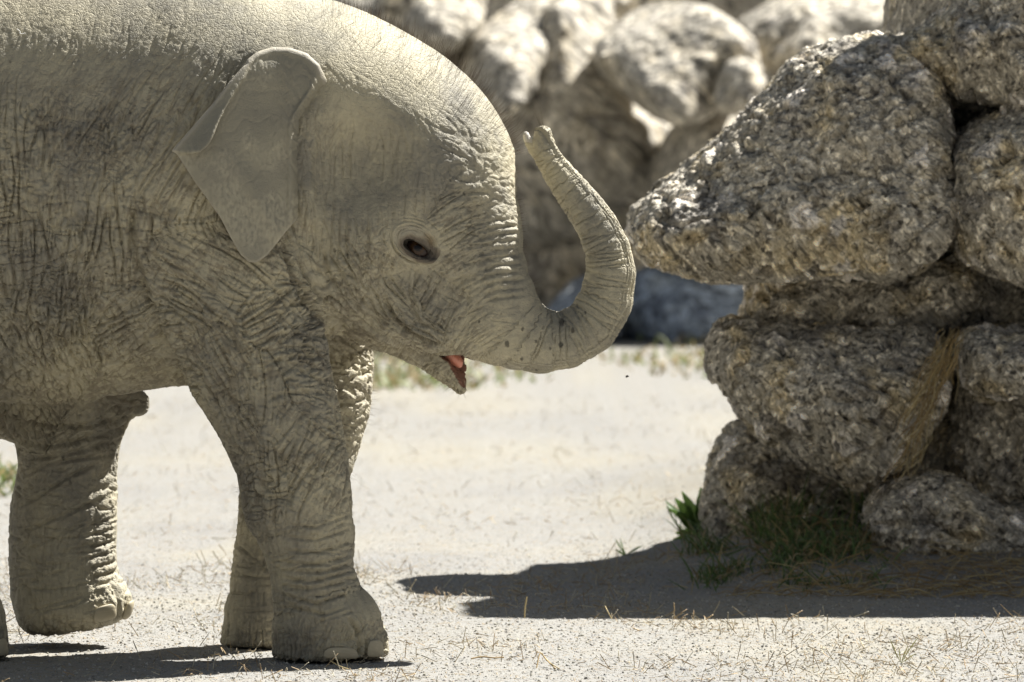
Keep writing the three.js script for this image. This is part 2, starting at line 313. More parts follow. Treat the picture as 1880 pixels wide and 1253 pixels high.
const depthAt = (px, py, from = 0.4, f = bodyField) => { // where a ray into the picture meets the body
  let z = from; for (let i = 0; i < 90; i++) { const p = at(px, py, z), d = f(p.x, p.y, z); if (d < 0.0006) return z; z -= Math.max(0.0005, d * 0.8); if (z < -0.5) return NaN; } return z;
};
const ELEPHANT = at(300, 600, 0).setY(0);
const elephant = tag(thing('baby_elephant', ELEPHANT), 'grey wrinkled baby elephant walking right with its trunk curled up and mouth open', 'elephant');

// --- skin: directions of the wrinkles, [px, py, degrees, depth mm, cross depth mm]
const GUIDES = [
  [60, 60, 74, 0.45, 0.1], [250, 90, 66, 0.55, 0.1], [420, 60, 60, 0.5, 0.08], [520, 40, 60, 0.4, 0.05], [120, 120, 74, 0.7, 0.15], [330, 120, 66, 0.75, 0.15], [40, 250, 80, 0.9, 0.5], [200, 280, 74, 1.2, 0.5], [330, 200, 66, 1.1, 0.3], [60, 420, 84, 1.2, 0.8], [220, 430, 86, 1.4, 0.7],
  [120, 560, 76, 1.5, 1.1], [30, 640, 112, 1.5, 1.0], [130, 680, 112, 1.5, 1.0], [240, 620, 24, 1.4, 0.9], [290, 690, 15, 1.2, 0.6], [200, 740, 20, 1.2, 0.6],
  [330, 340, 62, 1.0, 0.3], [330, 480, 142, 1.0, 0.6], [420, 540, 146, 1.0, 0.6], [400, 640, 128, 1.2, 0.6], [520, 480, 140, 1.2, 0.4], [540, 560, 20, 1.3, 0.5], [480, 580, 28, 1.2, 0.5],
  [560, 660, 12, 1.2, 0.5], [470, 700, 96, 1.3, 0.6], [420, 790, 112, 1.2, 0.6], [540, 800, 62, 0.9, 0.7], [580, 880, 50, 0.9, 0.5], [480, 880, 100, 1.1, 0.9], [600, 740, 160, 0.7, 0.4],
  [600, 130, 110, 0.35, 0.1], [600, 260, 76, 0.65, 0.2], [700, 150, 150, 0.3, 0.1], [800, 160, 140, 0.35, 0.1], [880, 250, 160, 0.5, 0.1], [700, 300, 90, 0.5, 0.2], [650, 380, 96, 0.62, 0.3], [760, 340, 100, 0.55, 0.2], [600, 330, 84, 0.6, 0.2], [590, 430, 100, 1.0, 0.3],
  [620, 520, 112, 1.2, 0.4], [690, 520, 104, 0.7, 0.4], [730, 560, 118, 1.0, 0.3], [680, 590, 140, 1.2, 0.4], [850, 400, 20, 0.8, 0.3], [840, 480, 28, 0.9, 0.4], [800, 540, 60, 0.7, 0.5], [930, 380, 172, 0.35, 0.05], [900, 450, 12, 0.5, 0.1], [950, 500, 5, 0.35, 0.05], [950, 300, 165, 0.3, 0.05], [760, 640, 150, 1.0, 0.5], [815, 690, 50, 1.1, 0.5], [700, 620, 145, 1.2, 0.5],
];
const guideAt = (px, py) => {
  let s = 0, c2 = 0, s2 = 0, a = 0, x = 0;
  for (const [gx, gy, deg, amp, cross] of GUIDES) { const d = (gx - px) ** 2 + (gy - py) ** 2 + 900, w = 1 / (d * d); s += w; c2 += w * Math.cos(deg * Math.PI / 90); s2 += w * Math.sin(deg * Math.PI / 90); a += w * amp; x += w * cross; }
  return [c2 / s, s2 / s, a / s, x / s];
};
// --- deep folds on the side one sees: depth mm, half width mm, then points
const FOLDS = [
  [1.6, 2.6, 862, 420, 905, 408, 966, 404], [1.9, 2.6, 864, 433, 906, 421, 966, 417], [2.2, 2.6, 866, 447, 907, 435, 966, 431], [1.6, 2.6, 868, 460, 908, 448, 966, 444], [1.9, 2.6, 870, 475, 909, 463, 966, 459], [2.2, 2.6, 872, 489, 910, 477, 966, 473], [1.6, 2.6, 874, 504, 911, 492, 966, 488], [1.9, 2.6, 876, 519, 912, 507, 968, 503], [2.2, 2.6, 878, 534, 913, 522, 970, 518], [1.6, 2.6, 880, 549, 914, 537, 972, 533], [1.9, 2.6, 882, 563, 915, 551, 974, 547],
  [7, 7, 256, 372, 244, 410, 247, 460, 262, 520, 275, 570, 292, 625, 330, 702], [7, 6, 520, 432, 528, 470, 545, 520, 570, 560, 602, 592, 650, 618], [3, 4, 548, 420, 556, 480, 578, 530, 612, 580, 650, 605],
  [3.6, 3.4, 588, 450, 606, 520, 642, 580, 690, 618], [3.2, 3, 640, 520, 668, 565, 716, 606], [9, 4, 700, 548, 712, 570, 724, 590, 746, 613, 776, 632, 826, 648], [3, 2.8, 690, 560, 712, 592, 748, 622], [3.4, 3, 655, 598, 700, 625, 745, 648, 770, 668],
  [2.2, 3, 440, 600, 500, 566, 560, 556, 598, 566], [2.2, 3, 455, 640, 520, 612, 600, 612], [2.2, 3, 470, 676, 530, 655, 604, 655], [1.8, 2.5, 350, 560, 420, 600, 450, 660, 470, 720], [2, 2.5, 330, 640, 400, 690, 440, 760, 450, 830],
  [3, 3.5, 486, 736, 520, 722, 560, 718, 612, 724], [2, 2.5, 600, 790, 625, 782, 640, 778], [2, 2.5, 500, 470, 545, 510, 585, 560], [2, 2.5, 470, 500, 520, 540, 575, 585], [2, 2.5, 455, 830, 470, 880, 478, 950, 490, 1000],
  [2.4, 3, 520, 962, 580, 966, 652, 944], [2.6, 3, 515, 985, 580, 990, 650, 970], [3, 3, 515, 1010, 585, 1013, 650, 996], [3.2, 3, 510, 1032, 580, 1035, 655, 1020], [3.2, 3, 530, 1049, 600, 1048, 652, 1034], [3.2, 3, 515, 1062, 570, 1066, 653, 1048], [3.2, 3, 520, 1078, 565, 1080, 655, 1065], [3.5, 3, 497, 1087, 540, 1098, 580, 1107, 655, 1083], [3, 3, 499, 1119, 530, 1116, 600, 1125, 640, 1112],
  [2, 2.5, 580, 1140, 620, 1128, 655, 1118], [5, 3.5, 640, 1130, 655, 1150, 662, 1172, 663, 1214], [1.6, 2.5, 648, 1118, 664, 1140, 676, 1168], [1.5, 3, 590, 1193, 625, 1187, 655, 1190],
];
const HIND_FOLDS = [
  [5, 4, 8, 772, 60, 782, 140, 786, 236, 770], [4, 4, 22, 812, 80, 820, 160, 806, 228, 790], [3.5, 3.5, 34, 846, 100, 838, 170, 824, 222, 812], [3, 3, 30, 880, 90, 852, 150, 842, 216, 836], [3, 3, 26, 935, 70, 912, 130, 872, 190, 852],
  [2.6, 3, 24, 985, 90, 956, 150, 932, 212, 908], [2, 2.5, 30, 1020, 100, 985, 150, 965, 214, 942], [2.6, 2.5, 160, 966, 216, 952], [2.6, 2.5, 150, 986, 216, 974], [2.6, 2.5, 162, 1006, 216, 996], [2.6, 2.5, 158, 1026, 216, 1016], [2.6, 2.5, 164, 1044, 218, 1035], [2.6, 2.5, 170, 1060, 222, 1052], [2.5, 2.5, 172, 1076, 204, 1070],
  [6, 3.5, 196, 1066, 210, 1085, 219, 1108, 217, 1130, 206, 1144], [2, 2.5, 190, 1070, 205, 1092, 212, 1106], [2, 4, 30, 1060, 60, 1100, 70, 1150],
];
const FAR_FOLDS = [
  [2.5, 3, 420, 1050, 470, 1064, 500, 1082], [2.5, 3, 440, 1040, 480, 1030, 510, 1050], [2, 3, 415, 1118, 460, 1122, 500, 1118], [2, 3, 462, 1140, 470, 1180, 476, 1195], [2.5, 3, 425, 1000, 460, 1020, 500, 1060],
  [3, 4, 612, 742, 650, 740, 684, 732], [3, 4, 612, 786, 640, 792, 672, 778], [2.5, 3, 640, 700, 660, 690, 688, 684], [2.5, 3, 630, 655, 660, 650, 690, 648],
];
const foldSet = (list, z) => list.map(([d, w, ...p]) => {
  const q = []; let x0 = 9, x1 = -9, y0 = 9, y1 = -9;
  for (let i = 0; i < p.length; i += 2) { const v = at(p[i], p[i + 1], z); q.push(v.x, v.y); x0 = Math.min(x0, v.x); x1 = Math.max(x1, v.x); y0 = Math.min(y0, v.y); y1 = Math.max(y1, v.y); }
  const m = w * 0.004; return { d: d * 0.001, w: w * 0.001, q, x0: x0 - m, x1: x1 + m, y0: y0 - m, y1: y1 + m };
});
const foldsNear = foldSet(FOLDS, 0.17), foldsHind = foldSet(HIND_FOLDS.map(([d, ...q]) => [d > 5.5 ? 4.5 : d * 1.2, ...q]), -0.04), foldsFar = foldSet(FAR_FOLDS, -0.05);
function foldDepth(set, x, y) {
  let h = 0;
  for (const f of set) {
    if (x < f.x0 || x > f.x1 || y < f.y0 || y > f.y1) continue;
    const q = f.q; let best = 1, along = 0, L = q.length / 2 - 1;
    for (let i = 0; i < L; i++) {
      const ax = q[2 * i], ay = q[2 * i + 1], ex = q[2 * i + 2] - ax, ey = q[2 * i + 3] - ay, t = clamp(((x - ax) * ex + (y - ay) * ey) / (ex * ex + ey * ey)), d = Math.hypot(x - ax - ex * t, y - ay - ey * t);
      if (d < best) { best = d; along = (i + t) / L; }
    }
    const u = best / f.w, taper = Math.min(1, along * 6, (1 - along) * 6);
    if (u < 4) h += f.d * taper * (-Math.exp(-u * u * 1.6) * 1.1 + 0.42 * Math.exp(-((u - 1.9) ** 2) * 0.7));
  }
  return h;
}
const groove = (n, w) => { const a = Math.abs(n) / w; return a > 1 ? 0 : 1 - a * a * (3 - 2 * a); };
const BINS = [...Array(6).keys()].map((i) => [Math.cos(i * Math.PI / 6), Math.sin(i * Math.PI / 6)]);
function lines(x, y, z, b, spacing, w, stretch = 6, core = false) {
  const [c, s] = BINS[b], f = 1 / spacing, u = (x * c + y * s) * f / stretch, v = (y * c - x * s) * f, k = z * f * 0.45, wob = noise(u * 0.9 + b * 3.7, v * 0.35, k) * 0.7;
  const n = noise(u, v + wob, k + b * 11.3); return core ? groove(n, w * 1.15) : groove(n, w) + 0.3 * groove(n, w * 3.2);
}
const bins = (c2, s2) => { let th = Math.atan2(s2, c2) / 2; if (th < 0) th += Math.PI; const bf = th / (Math.PI / 6), b0 = Math.floor(bf) % 6, t = bf - Math.floor(bf); return [b0, (b0 + 1) % 6, 1 - step(0.4, 0.8, t), step(0.2, 0.6, t)]; };
function creases(x, y, z, c2, s2, amp, cross) {   // depth in metres of the network of wrinkles
  const [b0, b1, e0, e1] = bins(c2, s2), x0 = (b0 + 3) % 6, x1 = (b1 + 3) % 6; let g = 0, q = 0;
  if (e0 > 0.02) g += e0 * (1.3 * lines(x, y, z, b0, 0.016, 0.12) + 0.75 * lines(x + 3, y, z, b0, 0.008, 0.16, 3.5));
  if (e1 > 0.02) g += e1 * (1.3 * lines(x, y, z, b1, 0.016, 0.12) + 0.75 * lines(x + 3, y, z, b1, 0.008, 0.16, 3.5));
  if (cross > 0.0001) { if (e0 > 0.02) q += e0 * lines(x, y, z, x0, 0.013, 0.12, 2.2); if (e1 > 0.02) q += e1 * lines(x, y, z, x1, 0.013, 0.12, 2.2); }
  return amp * Math.min(g, 2) + cross * Math.min(q, 1.4);
}
const core1 = (x, y, z, b, sp, w, st) => step(0.25, 0.6, lines(x, y, z, b, sp, w, st, true));
function core(x, y, z, c2, s2, cross) {
  const [b0, b1, e0, e1] = bins(c2, s2);
  return Math.max(e0 > 0.3 ? lines(x, y, z, b0, 0.016, 0.12, 6, true) : 0, e1 > 0.3 ? lines(x, y, z, b1, 0.016, 0.12, 6, true) : 0, cross > 0.75 ? lines(x, y, z, (e0 > e1 ? b0 + 3 : b1 + 3) % 6, 0.013, 0.12, 2.2, true) : 0);
}
function rings(s, c, n, outer) {
  const wob = noise(s * 22, c * 1.2, n * 1.2) * 0.4;
  return (1.2 * groove(noise(s / 0.0095 + wob, c * 0.45, n * 0.45), 0.15) + 0.55 * groove(noise(s / 0.0052 + wob + 9, c * 0.8, n * 0.8 + 4), 0.16)) * (1 - 0.6 * outer) + outer * 1.1 * (groove(noise(s * 9 + 3, c * 7, n * 7), 0.14) + 0.7 * groove(noise(s * 14, c * 13, n * 13 + 5), 0.16));
}
function bands(s, c, n) {
  const wob = noise(s * 18, c * 1.6, n * 1.6) * 0.6;
  return 1.6 * groove(noise(s / 0.019 + wob, c * 0.8, n * 0.8), 0.13) + 0.9 * groove(noise(s / 0.009 + wob, c * 1.6, n * 1.6), 0.15) + 0.8 * groove(noise(s * 25, c * 6, n * 6), 0.12);
}
const K = 12;
const faceEye = at(763, 447, 0.13), eyeTurn = [Math.cos(-38 * Math.PI / 180), Math.sin(-38 * Math.PI / 180)], eyePx = mpp(0.13);
const eyeRing = (x, y) => { const dx = (x - faceEye.x) / eyePx, dy = (y - faceEye.y) / eyePx; return Math.hypot((dx * eyeTurn[0] + dy * eyeTurn[1]) / 48, (dy * eyeTurn[0] - dx * eyeTurn[1]) / 35); };
const SPOTS = [[1032, 592, 6], [1052, 607, 4.5], [1030, 634, 5], [931, 632, 5.5], [960, 604, 3.5], [985, 627, 3], [958, 660, 3], [1010, 640, 2.5], [880, 590, 2.5], [1075, 575, 2.5]].map(([a, b, c]) => { const p = at(a, b, 0.03); return [p.x, p.y, c * mpp(0)]; });
const px0 = (x, y, z) => pixel(x, y, z)[0];

let bodyMesh, crackle;
{
  const min = [at(-800, 0, 0).x, -0.02, -0.36], max = [at(1180, 0, 0).x, 1.12, 0.36], cell = 0.0056;
  const base = surface(min, max, cell, (cx, cy, cz, r) => {
    const keep = []; let deep = false;
    for (const s of SOLIDS) { const d = s[0](cx, cy, cz); if (d < r * 1.5 + s[1]) keep.push(s); if (d < -r * 1.6 - 0.07) deep = true; }
    if (!keep.length) return 1;
    const carve = CARVES.filter((c) => c[0](cx, cy, cz) < r * 1.5 + c[1]);
    if (deep && !carve.length && cy > r + 0.05) return -1;
    return bodyFrom(keep, carve);
  }, bodyField);
  const V = base.pos.length / 3; base.K = K; base.attr = new Float32Array(V * K);
  const LEGS = [nearLeg, farLeg, nearHind, hindLeg];
  for (let i = 0; i < V; i++) {
    const x = base.pos[i * 3], y = base.pos[i * 3 + 1], z = base.pos[i * 3 + 2], o = i * K, [px, py] = pixel(x, y, z), g = guideAt(px, py);
    base.attr.set(g, o);
    const dt = trunk(x, y, z);
    if (px > 700 && dt < 0.05) { const [s, c, n] = trunk.near(x, y, z); const w = step(trunk.S[2], trunk.S[5], s); base.attr.set([w, s, c, n], o + 4); }
    let bl = 0.03, leg = -1; for (let l = 0; l < 4; l++) { const d = LEGS[l](x, y, z); if (d < bl) { bl = d; leg = l; } }
    if (leg >= 0 && px < 700) { const [s, c, n] = LEGS[leg].near(x, y, z); base.attr.set([step(leg === 3 ? 790 : 900, leg === 3 ? 860 : 1010, py) * (1 - step(1120, 1175, py) * 0.8), s + leg * 3, c, n], o + 8); }
  }
  const m = refine(base, (x, y, z, nx, ny, nz, l2, a, b, A) => {
    if (seenFrom(x, y, z, nx, ny, nz) < -0.14 || !inView(x, y, z)) return 0.02;
    if (z > 0.04 && l2 > 1.2e-6 && eyeRing(x, y) < 1.45) return 0;
    const far = z < -0.03 ? 1.5 : 1; if (l2 > 9.2e-6 * far * far) return 0;
    if (l2 < 2.0e-6 * far * far) return 1;
    const i = a * K, j = b * K, wT = (A[i + 4] + A[j + 4]) / 2, wL = (A[i + 8] + A[j + 8]) / 2;
    if (wT > 0.3) { const s = (A[i + 5] + A[j + 5]) / 2, c = A[i + 6] + A[j + 6], n = A[i + 7] + A[j + 7], l = Math.hypot(c, n) || 1; if (rings(s, c / l, n / l, step(0.25, 0.9, c / l)) > 0.6) return 0; }
    if (wL > 0.3) { const s = (A[i + 9] + A[j + 9]) / 2, c = A[i + 10] + A[j + 10], n = A[i + 11] + A[j + 11], l = Math.hypot(c, n) || 1; if (bands(s, c / l, n / l) > 1.0) return 0; }
    if (wT < 0.7 && wL < 0.7 && ny < 0.6 && A[i + 2] > 0.55 && core(x, y, z, A[i] + A[j], A[i + 1] + A[j + 1], A[i + 3]) > 0.3) return 0;
    return 1;
  }, 4);
  bodyMesh = m;
  const { P, N, A } = m, color = new Float32Array(P.length);
  for (let i = 0; i < m.count; i++) {
    const x = P[i * 3], y = P[i * 3 + 1], z = P[i * 3 + 2], o = i * K, nx = N[i * 3], ny = N[i * 3 + 1], nz = N[i * 3 + 2];
    const fine = step(-0.2, -0.04, seenFrom(x, y, z, nx, ny, nz)) * (inView(x, y, z, 90) ? 1 : 0.3), wT = A[o + 4], wL = A[o + 8], er = z > 0.04 ? eyeRing(x, y) : 9;
    let h = 0;
    const lit = 1 - 0.8 * step(0.1, 0.55, ny), wG = (1 - wT) * (1 - 0.75 * wL) * (er < 1 ? 0.15 : er < 1.5 ? mix(0.15, 1, (er - 1) * 2) : 1) * lit;
    if (fine > 0.02 && wG > 0.02) {
      const patch = clamp(0.8 + 0.7 * noise(x * 9, y * 9, z * 9), 0.35, 1.3), amp = A[o + 2] * 0.001;
      h -= wG * patch * 4.0 * creases(x, y, z, A[o], A[o + 1], amp, A[o + 3] * 0.001);
      h += wG * amp * 0.25 * noise(x * 60, y * 60, z * 60);
    }
    if (fine > 0.02 && wT > 0.01) {        // rings round the trunk, lengthwise furrows on its outer side
      const s = A[o + 5], l = Math.hypot(A[o + 6], A[o + 7]) || 1, c = A[o + 6] / l, n = A[o + 7] / l, outer = step(0.25, 0.9, c), tip = step(0.62, 0.85, s);
      h -= wT * rings(s, c, n, outer) * mix(0.0021, 0.0011, tip);
      const crest = Math.exp(-(((Math.atan2(n, c) - 0.62) / 0.16) ** 2)) * step(0.42, 0.56, s);      // a knobbly ridge along each side
      h += wT * crest * (0.0022 + 0.0030 * Math.max(0, noise(s / 0.011, 2.1, n * 3)));
    }
    if (fine > 0.02 && wL > 0.01) {
      const s = A[o + 9], l = Math.hypot(A[o + 10], A[o + 11]) || 1, c = A[o + 10] / l, n = A[o + 11] / l;
      h -= wL * 0.0016 * bands(s, c, n);
      h += wL * 0.0012 * noise(s * 55, c * 3, n * 3);
    }
    if (nz > 0.05) {
      const leg = A[o + 9], far = leg > 2.5 && leg < 5.9, hind = leg > 8.5;
      h += foldDepth(z > 0.03 ? foldsNear : hind ? foldsHind : far ? foldsFar : foldsNear, x, y) * step(0.05, 0.3, nz) * (z > 0.03 || hind || far ? 1 : 0);
    }
    if (er < 1.6 && z > 0.04) {             // lids: rings of thin folds round the eye
      const ex = x - faceEye.x, ey = y - faceEye.y, l = Math.hypot(ex, ey) || 1, sw = (-ex * 0.7 - ey * 0.7) / l, ne = (ex * 0.35 + ey * 0.94) / l;     // towards the lower left, towards the top
      const wv = er + 0.16 * noise(x * 24, y * 24, 3) + 0.05 * noise(x * 90, y * 90, 8), ring = (c, w) => Math.exp(-(((wv - c) / w) ** 2)), seg = (k) => clamp(0.3 + 2.0 * noise(x * 38, y * 38, k));
      h -= 0.0048 * ring(1.02, 0.055) * step(0.0, 0.9, sw) + 0.0030 * ring(1.03, 0.05) * step(0.4, 0.95, ne) * (0.4 + 0.6 * seg(7)) + 0.0030 * ring(0.85, 0.04) * seg(1) + 0.0024 * ring(0.72, 0.035) * seg(5) + 0.0018 * ring(0.62, 0.03) * seg(9) + 0.0026 * ring(1.2, 0.045) * step(0.2, 0.8, ne) * seg(2) + 0.0020 * ring(1.34, 0.045) * seg(3);
      h += 0.0022 * Math.exp(-(((wv - 0.93) / 0.07) ** 2)) * seg(4);
    }
    if (fine > 0.02) h += fine * 0.00028 * (noise(x * 420, y * 420, z * 420) + noise(x * 210, y * 210, z * 210));
    h *= mix(0.25, 1, fine);
    P[i * 3] += nx * h; P[i * 3 + 1] += ny * h; P[i * 3 + 2] += nz * h;
    // colour: grey hide with patches of dry dust, a few dark flecks
    const big = fbm(x * 6 + 4, y * 6, z * 6, 3), med = noise(x * 38, y * 38, z * 38), sm = noise(x * 150, y * 150, z * 150), dust = clamp(0.5 + big * 1.05 + med * 0.4 + sm * 0.4);
    let r = mix(0.235, 0.46, dust), g = mix(0.217, 0.412, dust), b = mix(0.170, 0.285, dust);
    if (wT > 0.2 && nz > 0) for (const [sx, sy, sr] of SPOTS) { const d = Math.hypot(x - sx, (y - sy) * 0.7) / (sr * (1 + 0.5 * noise(x * 260, y * 260, 4))); if (d < 1) { const k = step(1, 0.6, d) * 0.7; r *= 1 - k; g *= 1 - k; b *= 1 - k; } }
    if (fine > 0.05 && wG > 0.2 && A[o + 2] > 0.4) {           // shade of fine creases painted in as thin broken dirt-brown lines
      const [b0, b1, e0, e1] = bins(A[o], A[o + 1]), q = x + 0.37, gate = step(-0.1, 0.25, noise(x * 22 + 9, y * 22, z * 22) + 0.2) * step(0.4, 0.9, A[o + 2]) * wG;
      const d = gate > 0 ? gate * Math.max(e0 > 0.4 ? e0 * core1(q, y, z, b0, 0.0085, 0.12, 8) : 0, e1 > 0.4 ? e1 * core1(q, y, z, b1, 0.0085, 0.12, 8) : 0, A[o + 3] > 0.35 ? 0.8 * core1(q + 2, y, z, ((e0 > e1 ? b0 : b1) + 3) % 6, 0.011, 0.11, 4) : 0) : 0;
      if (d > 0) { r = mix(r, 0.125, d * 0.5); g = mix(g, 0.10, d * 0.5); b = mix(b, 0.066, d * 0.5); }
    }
    const fleck = noise(x * 95 + 40, y * 95, z * 95); if (fleck > 0.47) { const k = step(0.47, 0.56, fleck) * 0.55; r *= 1 - k; g *= 1 - k; b *= 1 - k; }
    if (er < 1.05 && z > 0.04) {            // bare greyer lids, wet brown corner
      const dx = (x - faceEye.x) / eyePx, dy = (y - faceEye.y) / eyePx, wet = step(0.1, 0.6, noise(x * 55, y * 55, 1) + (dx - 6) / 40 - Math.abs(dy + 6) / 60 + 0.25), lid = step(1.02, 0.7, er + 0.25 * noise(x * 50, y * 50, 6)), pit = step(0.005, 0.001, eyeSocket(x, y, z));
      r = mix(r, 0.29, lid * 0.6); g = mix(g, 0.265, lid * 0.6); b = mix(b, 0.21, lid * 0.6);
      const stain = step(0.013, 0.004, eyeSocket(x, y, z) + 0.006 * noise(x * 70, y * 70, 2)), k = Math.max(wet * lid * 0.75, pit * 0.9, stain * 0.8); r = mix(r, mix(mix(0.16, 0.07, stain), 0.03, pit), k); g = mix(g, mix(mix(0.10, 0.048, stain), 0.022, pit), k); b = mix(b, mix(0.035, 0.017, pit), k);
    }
    const md = mouth(x, y, z); if ((md < 0.004 || farLip(x, y, z) < 0.003) && Math.abs(z) < 0.045 && nz > -0.2 && px0(x, y, z) > 812) { const k = Math.max(step(0.004, 0.0015, md), step(0.003, 0.001, farLip(x, y, z))); r = mix(r, 0.20, k); g = mix(g, 0.095, k); b = mix(b, 0.06, k); }
    const fingerTop = trunkFinger(x, y, z) < 0.002 && y > at(0, 262, 0).y ? 0.6 : 0; r = mix(r, 0.62, fingerTop); g = mix(g, 0.58, fingerTop); b = mix(b, 0.52, fingerTop);
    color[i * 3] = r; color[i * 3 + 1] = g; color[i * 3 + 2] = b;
  }
  crackle = reliefTexture(1024, 91, (S, r) => {      // fine crackle of the hide, 0.42 m to the tile
    const A = new Float32Array(S * S).fill(0.75);
    cellField(S, 84, 62, r, (i, f1, f2, id) => { A[i] -= 0.34 * step(0.16, 0.02, f2 - f1) * (0.5 + 0.5 * id) - 0.10 * (1 - f1); });
    cellField(S, 170, 132, r, (i, f1, f2) => { A[i] -= 0.20 * step(0.2, 0.03, f2 - f1); });
    cellField(S, 34, 22, r, (i, f1, f2, id) => { A[i] -= 0.30 * step(0.07, 0.01, f2 - f1) * (id > 0.35 ? 1 : 0.2); });
    return A;
  });
  const skin = new THREE.MeshStandardMaterial({ vertexColors: true, roughness: 0.72, bumpMap: crackle, bumpScale: 0.0016 }); skin.name = 'hide';
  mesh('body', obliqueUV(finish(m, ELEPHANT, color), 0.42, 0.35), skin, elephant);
  console.log('elephant body triangles', m.I.length / 3);
}
// --- the ear: a thin sheet lying on the neck, its rear top edge folded over towards the viewer
{
  const px2 = (list) => list.map(([a, b]) => { const p = at(a, b, 0.19); return [p.x, p.y]; });
  const sheet = poly2(px2([[598, 172], [594, 148], [582, 122], [560, 102], [530, 92], [498, 91], [472, 101], [452, 122], [425, 152], [396, 190], [362, 230], [322, 276], [342, 306], [366, 342], [386, 370], [406, 398], [424, 434], [442, 466], [458, 481], [472, 482], [490, 470], [508, 448], [530, 420], [551, 396], [562, 380], [566, 330], [568, 270], [574, 220], [590, 190]]));
  const flap = poly2(px2([[462, 112], [446, 122], [420, 152], [392, 190], [358, 230], [316, 277], [330, 282], [352, 283], [372, 279], [386, 268], [396, 248], [404, 226], [416, 200], [434, 168], [450, 142]]));
  // the skin under the ear, smoothed
  const nx = 34, ny = 44, G = new Float32Array(nx * ny), gx = (i) => 290 + i * 10, gy = (j) => 70 + j * 10;
  for (let j = 0; j < ny; j++) for (let i = 0; i < nx; i++) G[i + j * nx] = depthAt(gx(i), gy(j));
  let S = G.slice();
  for (let r = 0; r < 40; r++) { const T = S.slice(); for (let j = 1; j < ny - 1; j++) for (let i = 1; i < nx - 1; i++) { const o = i + j * nx; T[o] = (S[o] * 2 + S[o - 1] + S[o + 1] + S[o - nx] + S[o + nx]) / 6; } S = T; }
  const skinZ = (px, py) => {      // smooth (quadratic spline) between the grid points
    const u = clamp((px - 290) / 10, 1, nx - 2.01), v = clamp((py - 70) / 10, 1, ny - 2.01), i = Math.round(u), j = Math.round(v), a = u - i, b = v - j, wx = [0.5 * (0.5 - a) ** 2, 0.75 - a * a, 0.5 * (0.5 + a) ** 2], wy = [0.5 * (0.5 - b) ** 2, 0.75 - b * b, 0.5 * (0.5 + b) ** 2];
    let s = 0; for (let q = -1; q < 2; q++) for (let p = -1; p < 2; p++) s += S[i + p + (j + q) * nx] * wx[p + 1] * wy[q + 1]; return s;
  };
  const bend = (px, py) => {
    const t = step(235, 140, py), front = step(528 + 44 * t, 562 + 40 * t, px) * step(115, 175, py) + 0.18 * step(480, 530, px) * step(200, 300, py);                       // dips in behind the ridge where it grows from the head
    const ridge = Math.exp(-(((px - 425 - (py - 290) * 0.62) / 20) ** 2)) * step(270, 330, py) * step(480, 430, py);
    return skinZ(px, py) + 0.020 + 0.008 * step(520, 400, px) - front * 0.046 + 0.005 * ridge + 0.004 * noise(px * 0.014, py * 0.014, 2) + 0.012 * step(200, 100, py) + 0.006 * Math.sin((px - 320) * 0.02) * step(470, 400, px);
  };
  const rim = chain([[458, 112, 0.2, 5], [474, 100, 0.2, 5.5], [500, 92, 0.2, 5.5], [530, 93, 0.2, 5.5], [560, 103, 0.2, 5.5], [581, 122, 0.2, 5.5], [593, 148, 0.2, 5], [597, 172, 0.2, 4.5]]);
  const field = (x, y, z) => {
    const [px, py] = pixel(x, y, z), zb = bend(px, py), d2 = sheet(x, y), th = 0.0036 + 0.001 * step(0, -0.02, d2), m = 4 * mpp(z), tilt = 1 / Math.hypot(1, (bend(px + 4, py) - zb) / m, (bend(px, py + 4) - zb) / m);
    let d = smax(d2, Math.abs(z - zb) * tilt - th, 0.006);
    const e = flap(x, y), lift = 0.004 + 0.019 * step(0.0, 0.036, -Math.min(0, d2)), fz = smax(e, Math.abs(z - zb - lift) * tilt - 0.0032, 0.005);
    d = smin(d, fz, 0.004);
    return smin(d, rim(x, y, (z - zb) * tilt + 0.2), 0.006);
  };
  let zlo = 9, zhi = -9; for (let py = 90; py < 490; py += 20) for (let px = 310; px < 600; px += 20) { const z = bend(px, py); if (sheet(...(({ x, y }) => [x, y])(at(px, py, z))) < 0.03) { zlo = Math.min(zlo, z); zhi = Math.max(zhi, z); } }
  const a = at(300, 500, zlo - 0.02), b = at(612, 75, zhi + 0.04);
  const base = surface([a.x, a.y, zlo - 0.02], [b.x, b.y, zhi + 0.04], 0.0021, (x, y, z, r) => {
    if (sheet(x, y) > r * 1.2 && flap(x, y) > r * 1.2) return 1;
    const [px, py] = pixel(x, y, z); if (Math.abs(z - bend(px, py) - 0.008) > r * 2.2 + 0.02) return 1;
    return field;
  }, field);
  const m = refine(base, (x, y, z, nx, ny, nz) => 0.02, 1), color = new Float32Array(m.P.length);
  for (let i = 0; i < m.count; i++) {
    const x = m.P[i * 3], y = m.P[i * 3 + 1], z = m.P[i * 3 + 2], [px, py] = pixel(x, y, z);
    const edge = -sheet(x, y), dry = step(-0.15, 0.25, fbm(x * 14, y * 14, 5, 3) + 0.45 * Math.exp(-(((px - 425 - (py - 330) * 0.55) / 38) ** 2)) * step(260, 330, py) - 0.12);
    const flow = noise(x * 140 + y * 60, y * 40 - x * 20, 4), vein = groove(noise(x * 28, y * 22 + 7, 3), 0.05) + 0.6 * groove(noise(x * 60, y * 45, 9), 0.06);
    const h = 0.0006 * noise(x * 90, y * 90, z * 90) + 0.00025 * noise(x * 380, y * 380, 2) - 0.0009 * dry * groove(flow, 0.22) - 0.0007 * vein + 0.0009 * dry + (px > 515 && py < 330 ? -0.0012 * groove(noise(x * 120 + y * 60, y * 18, 3), 0.18) : 0);
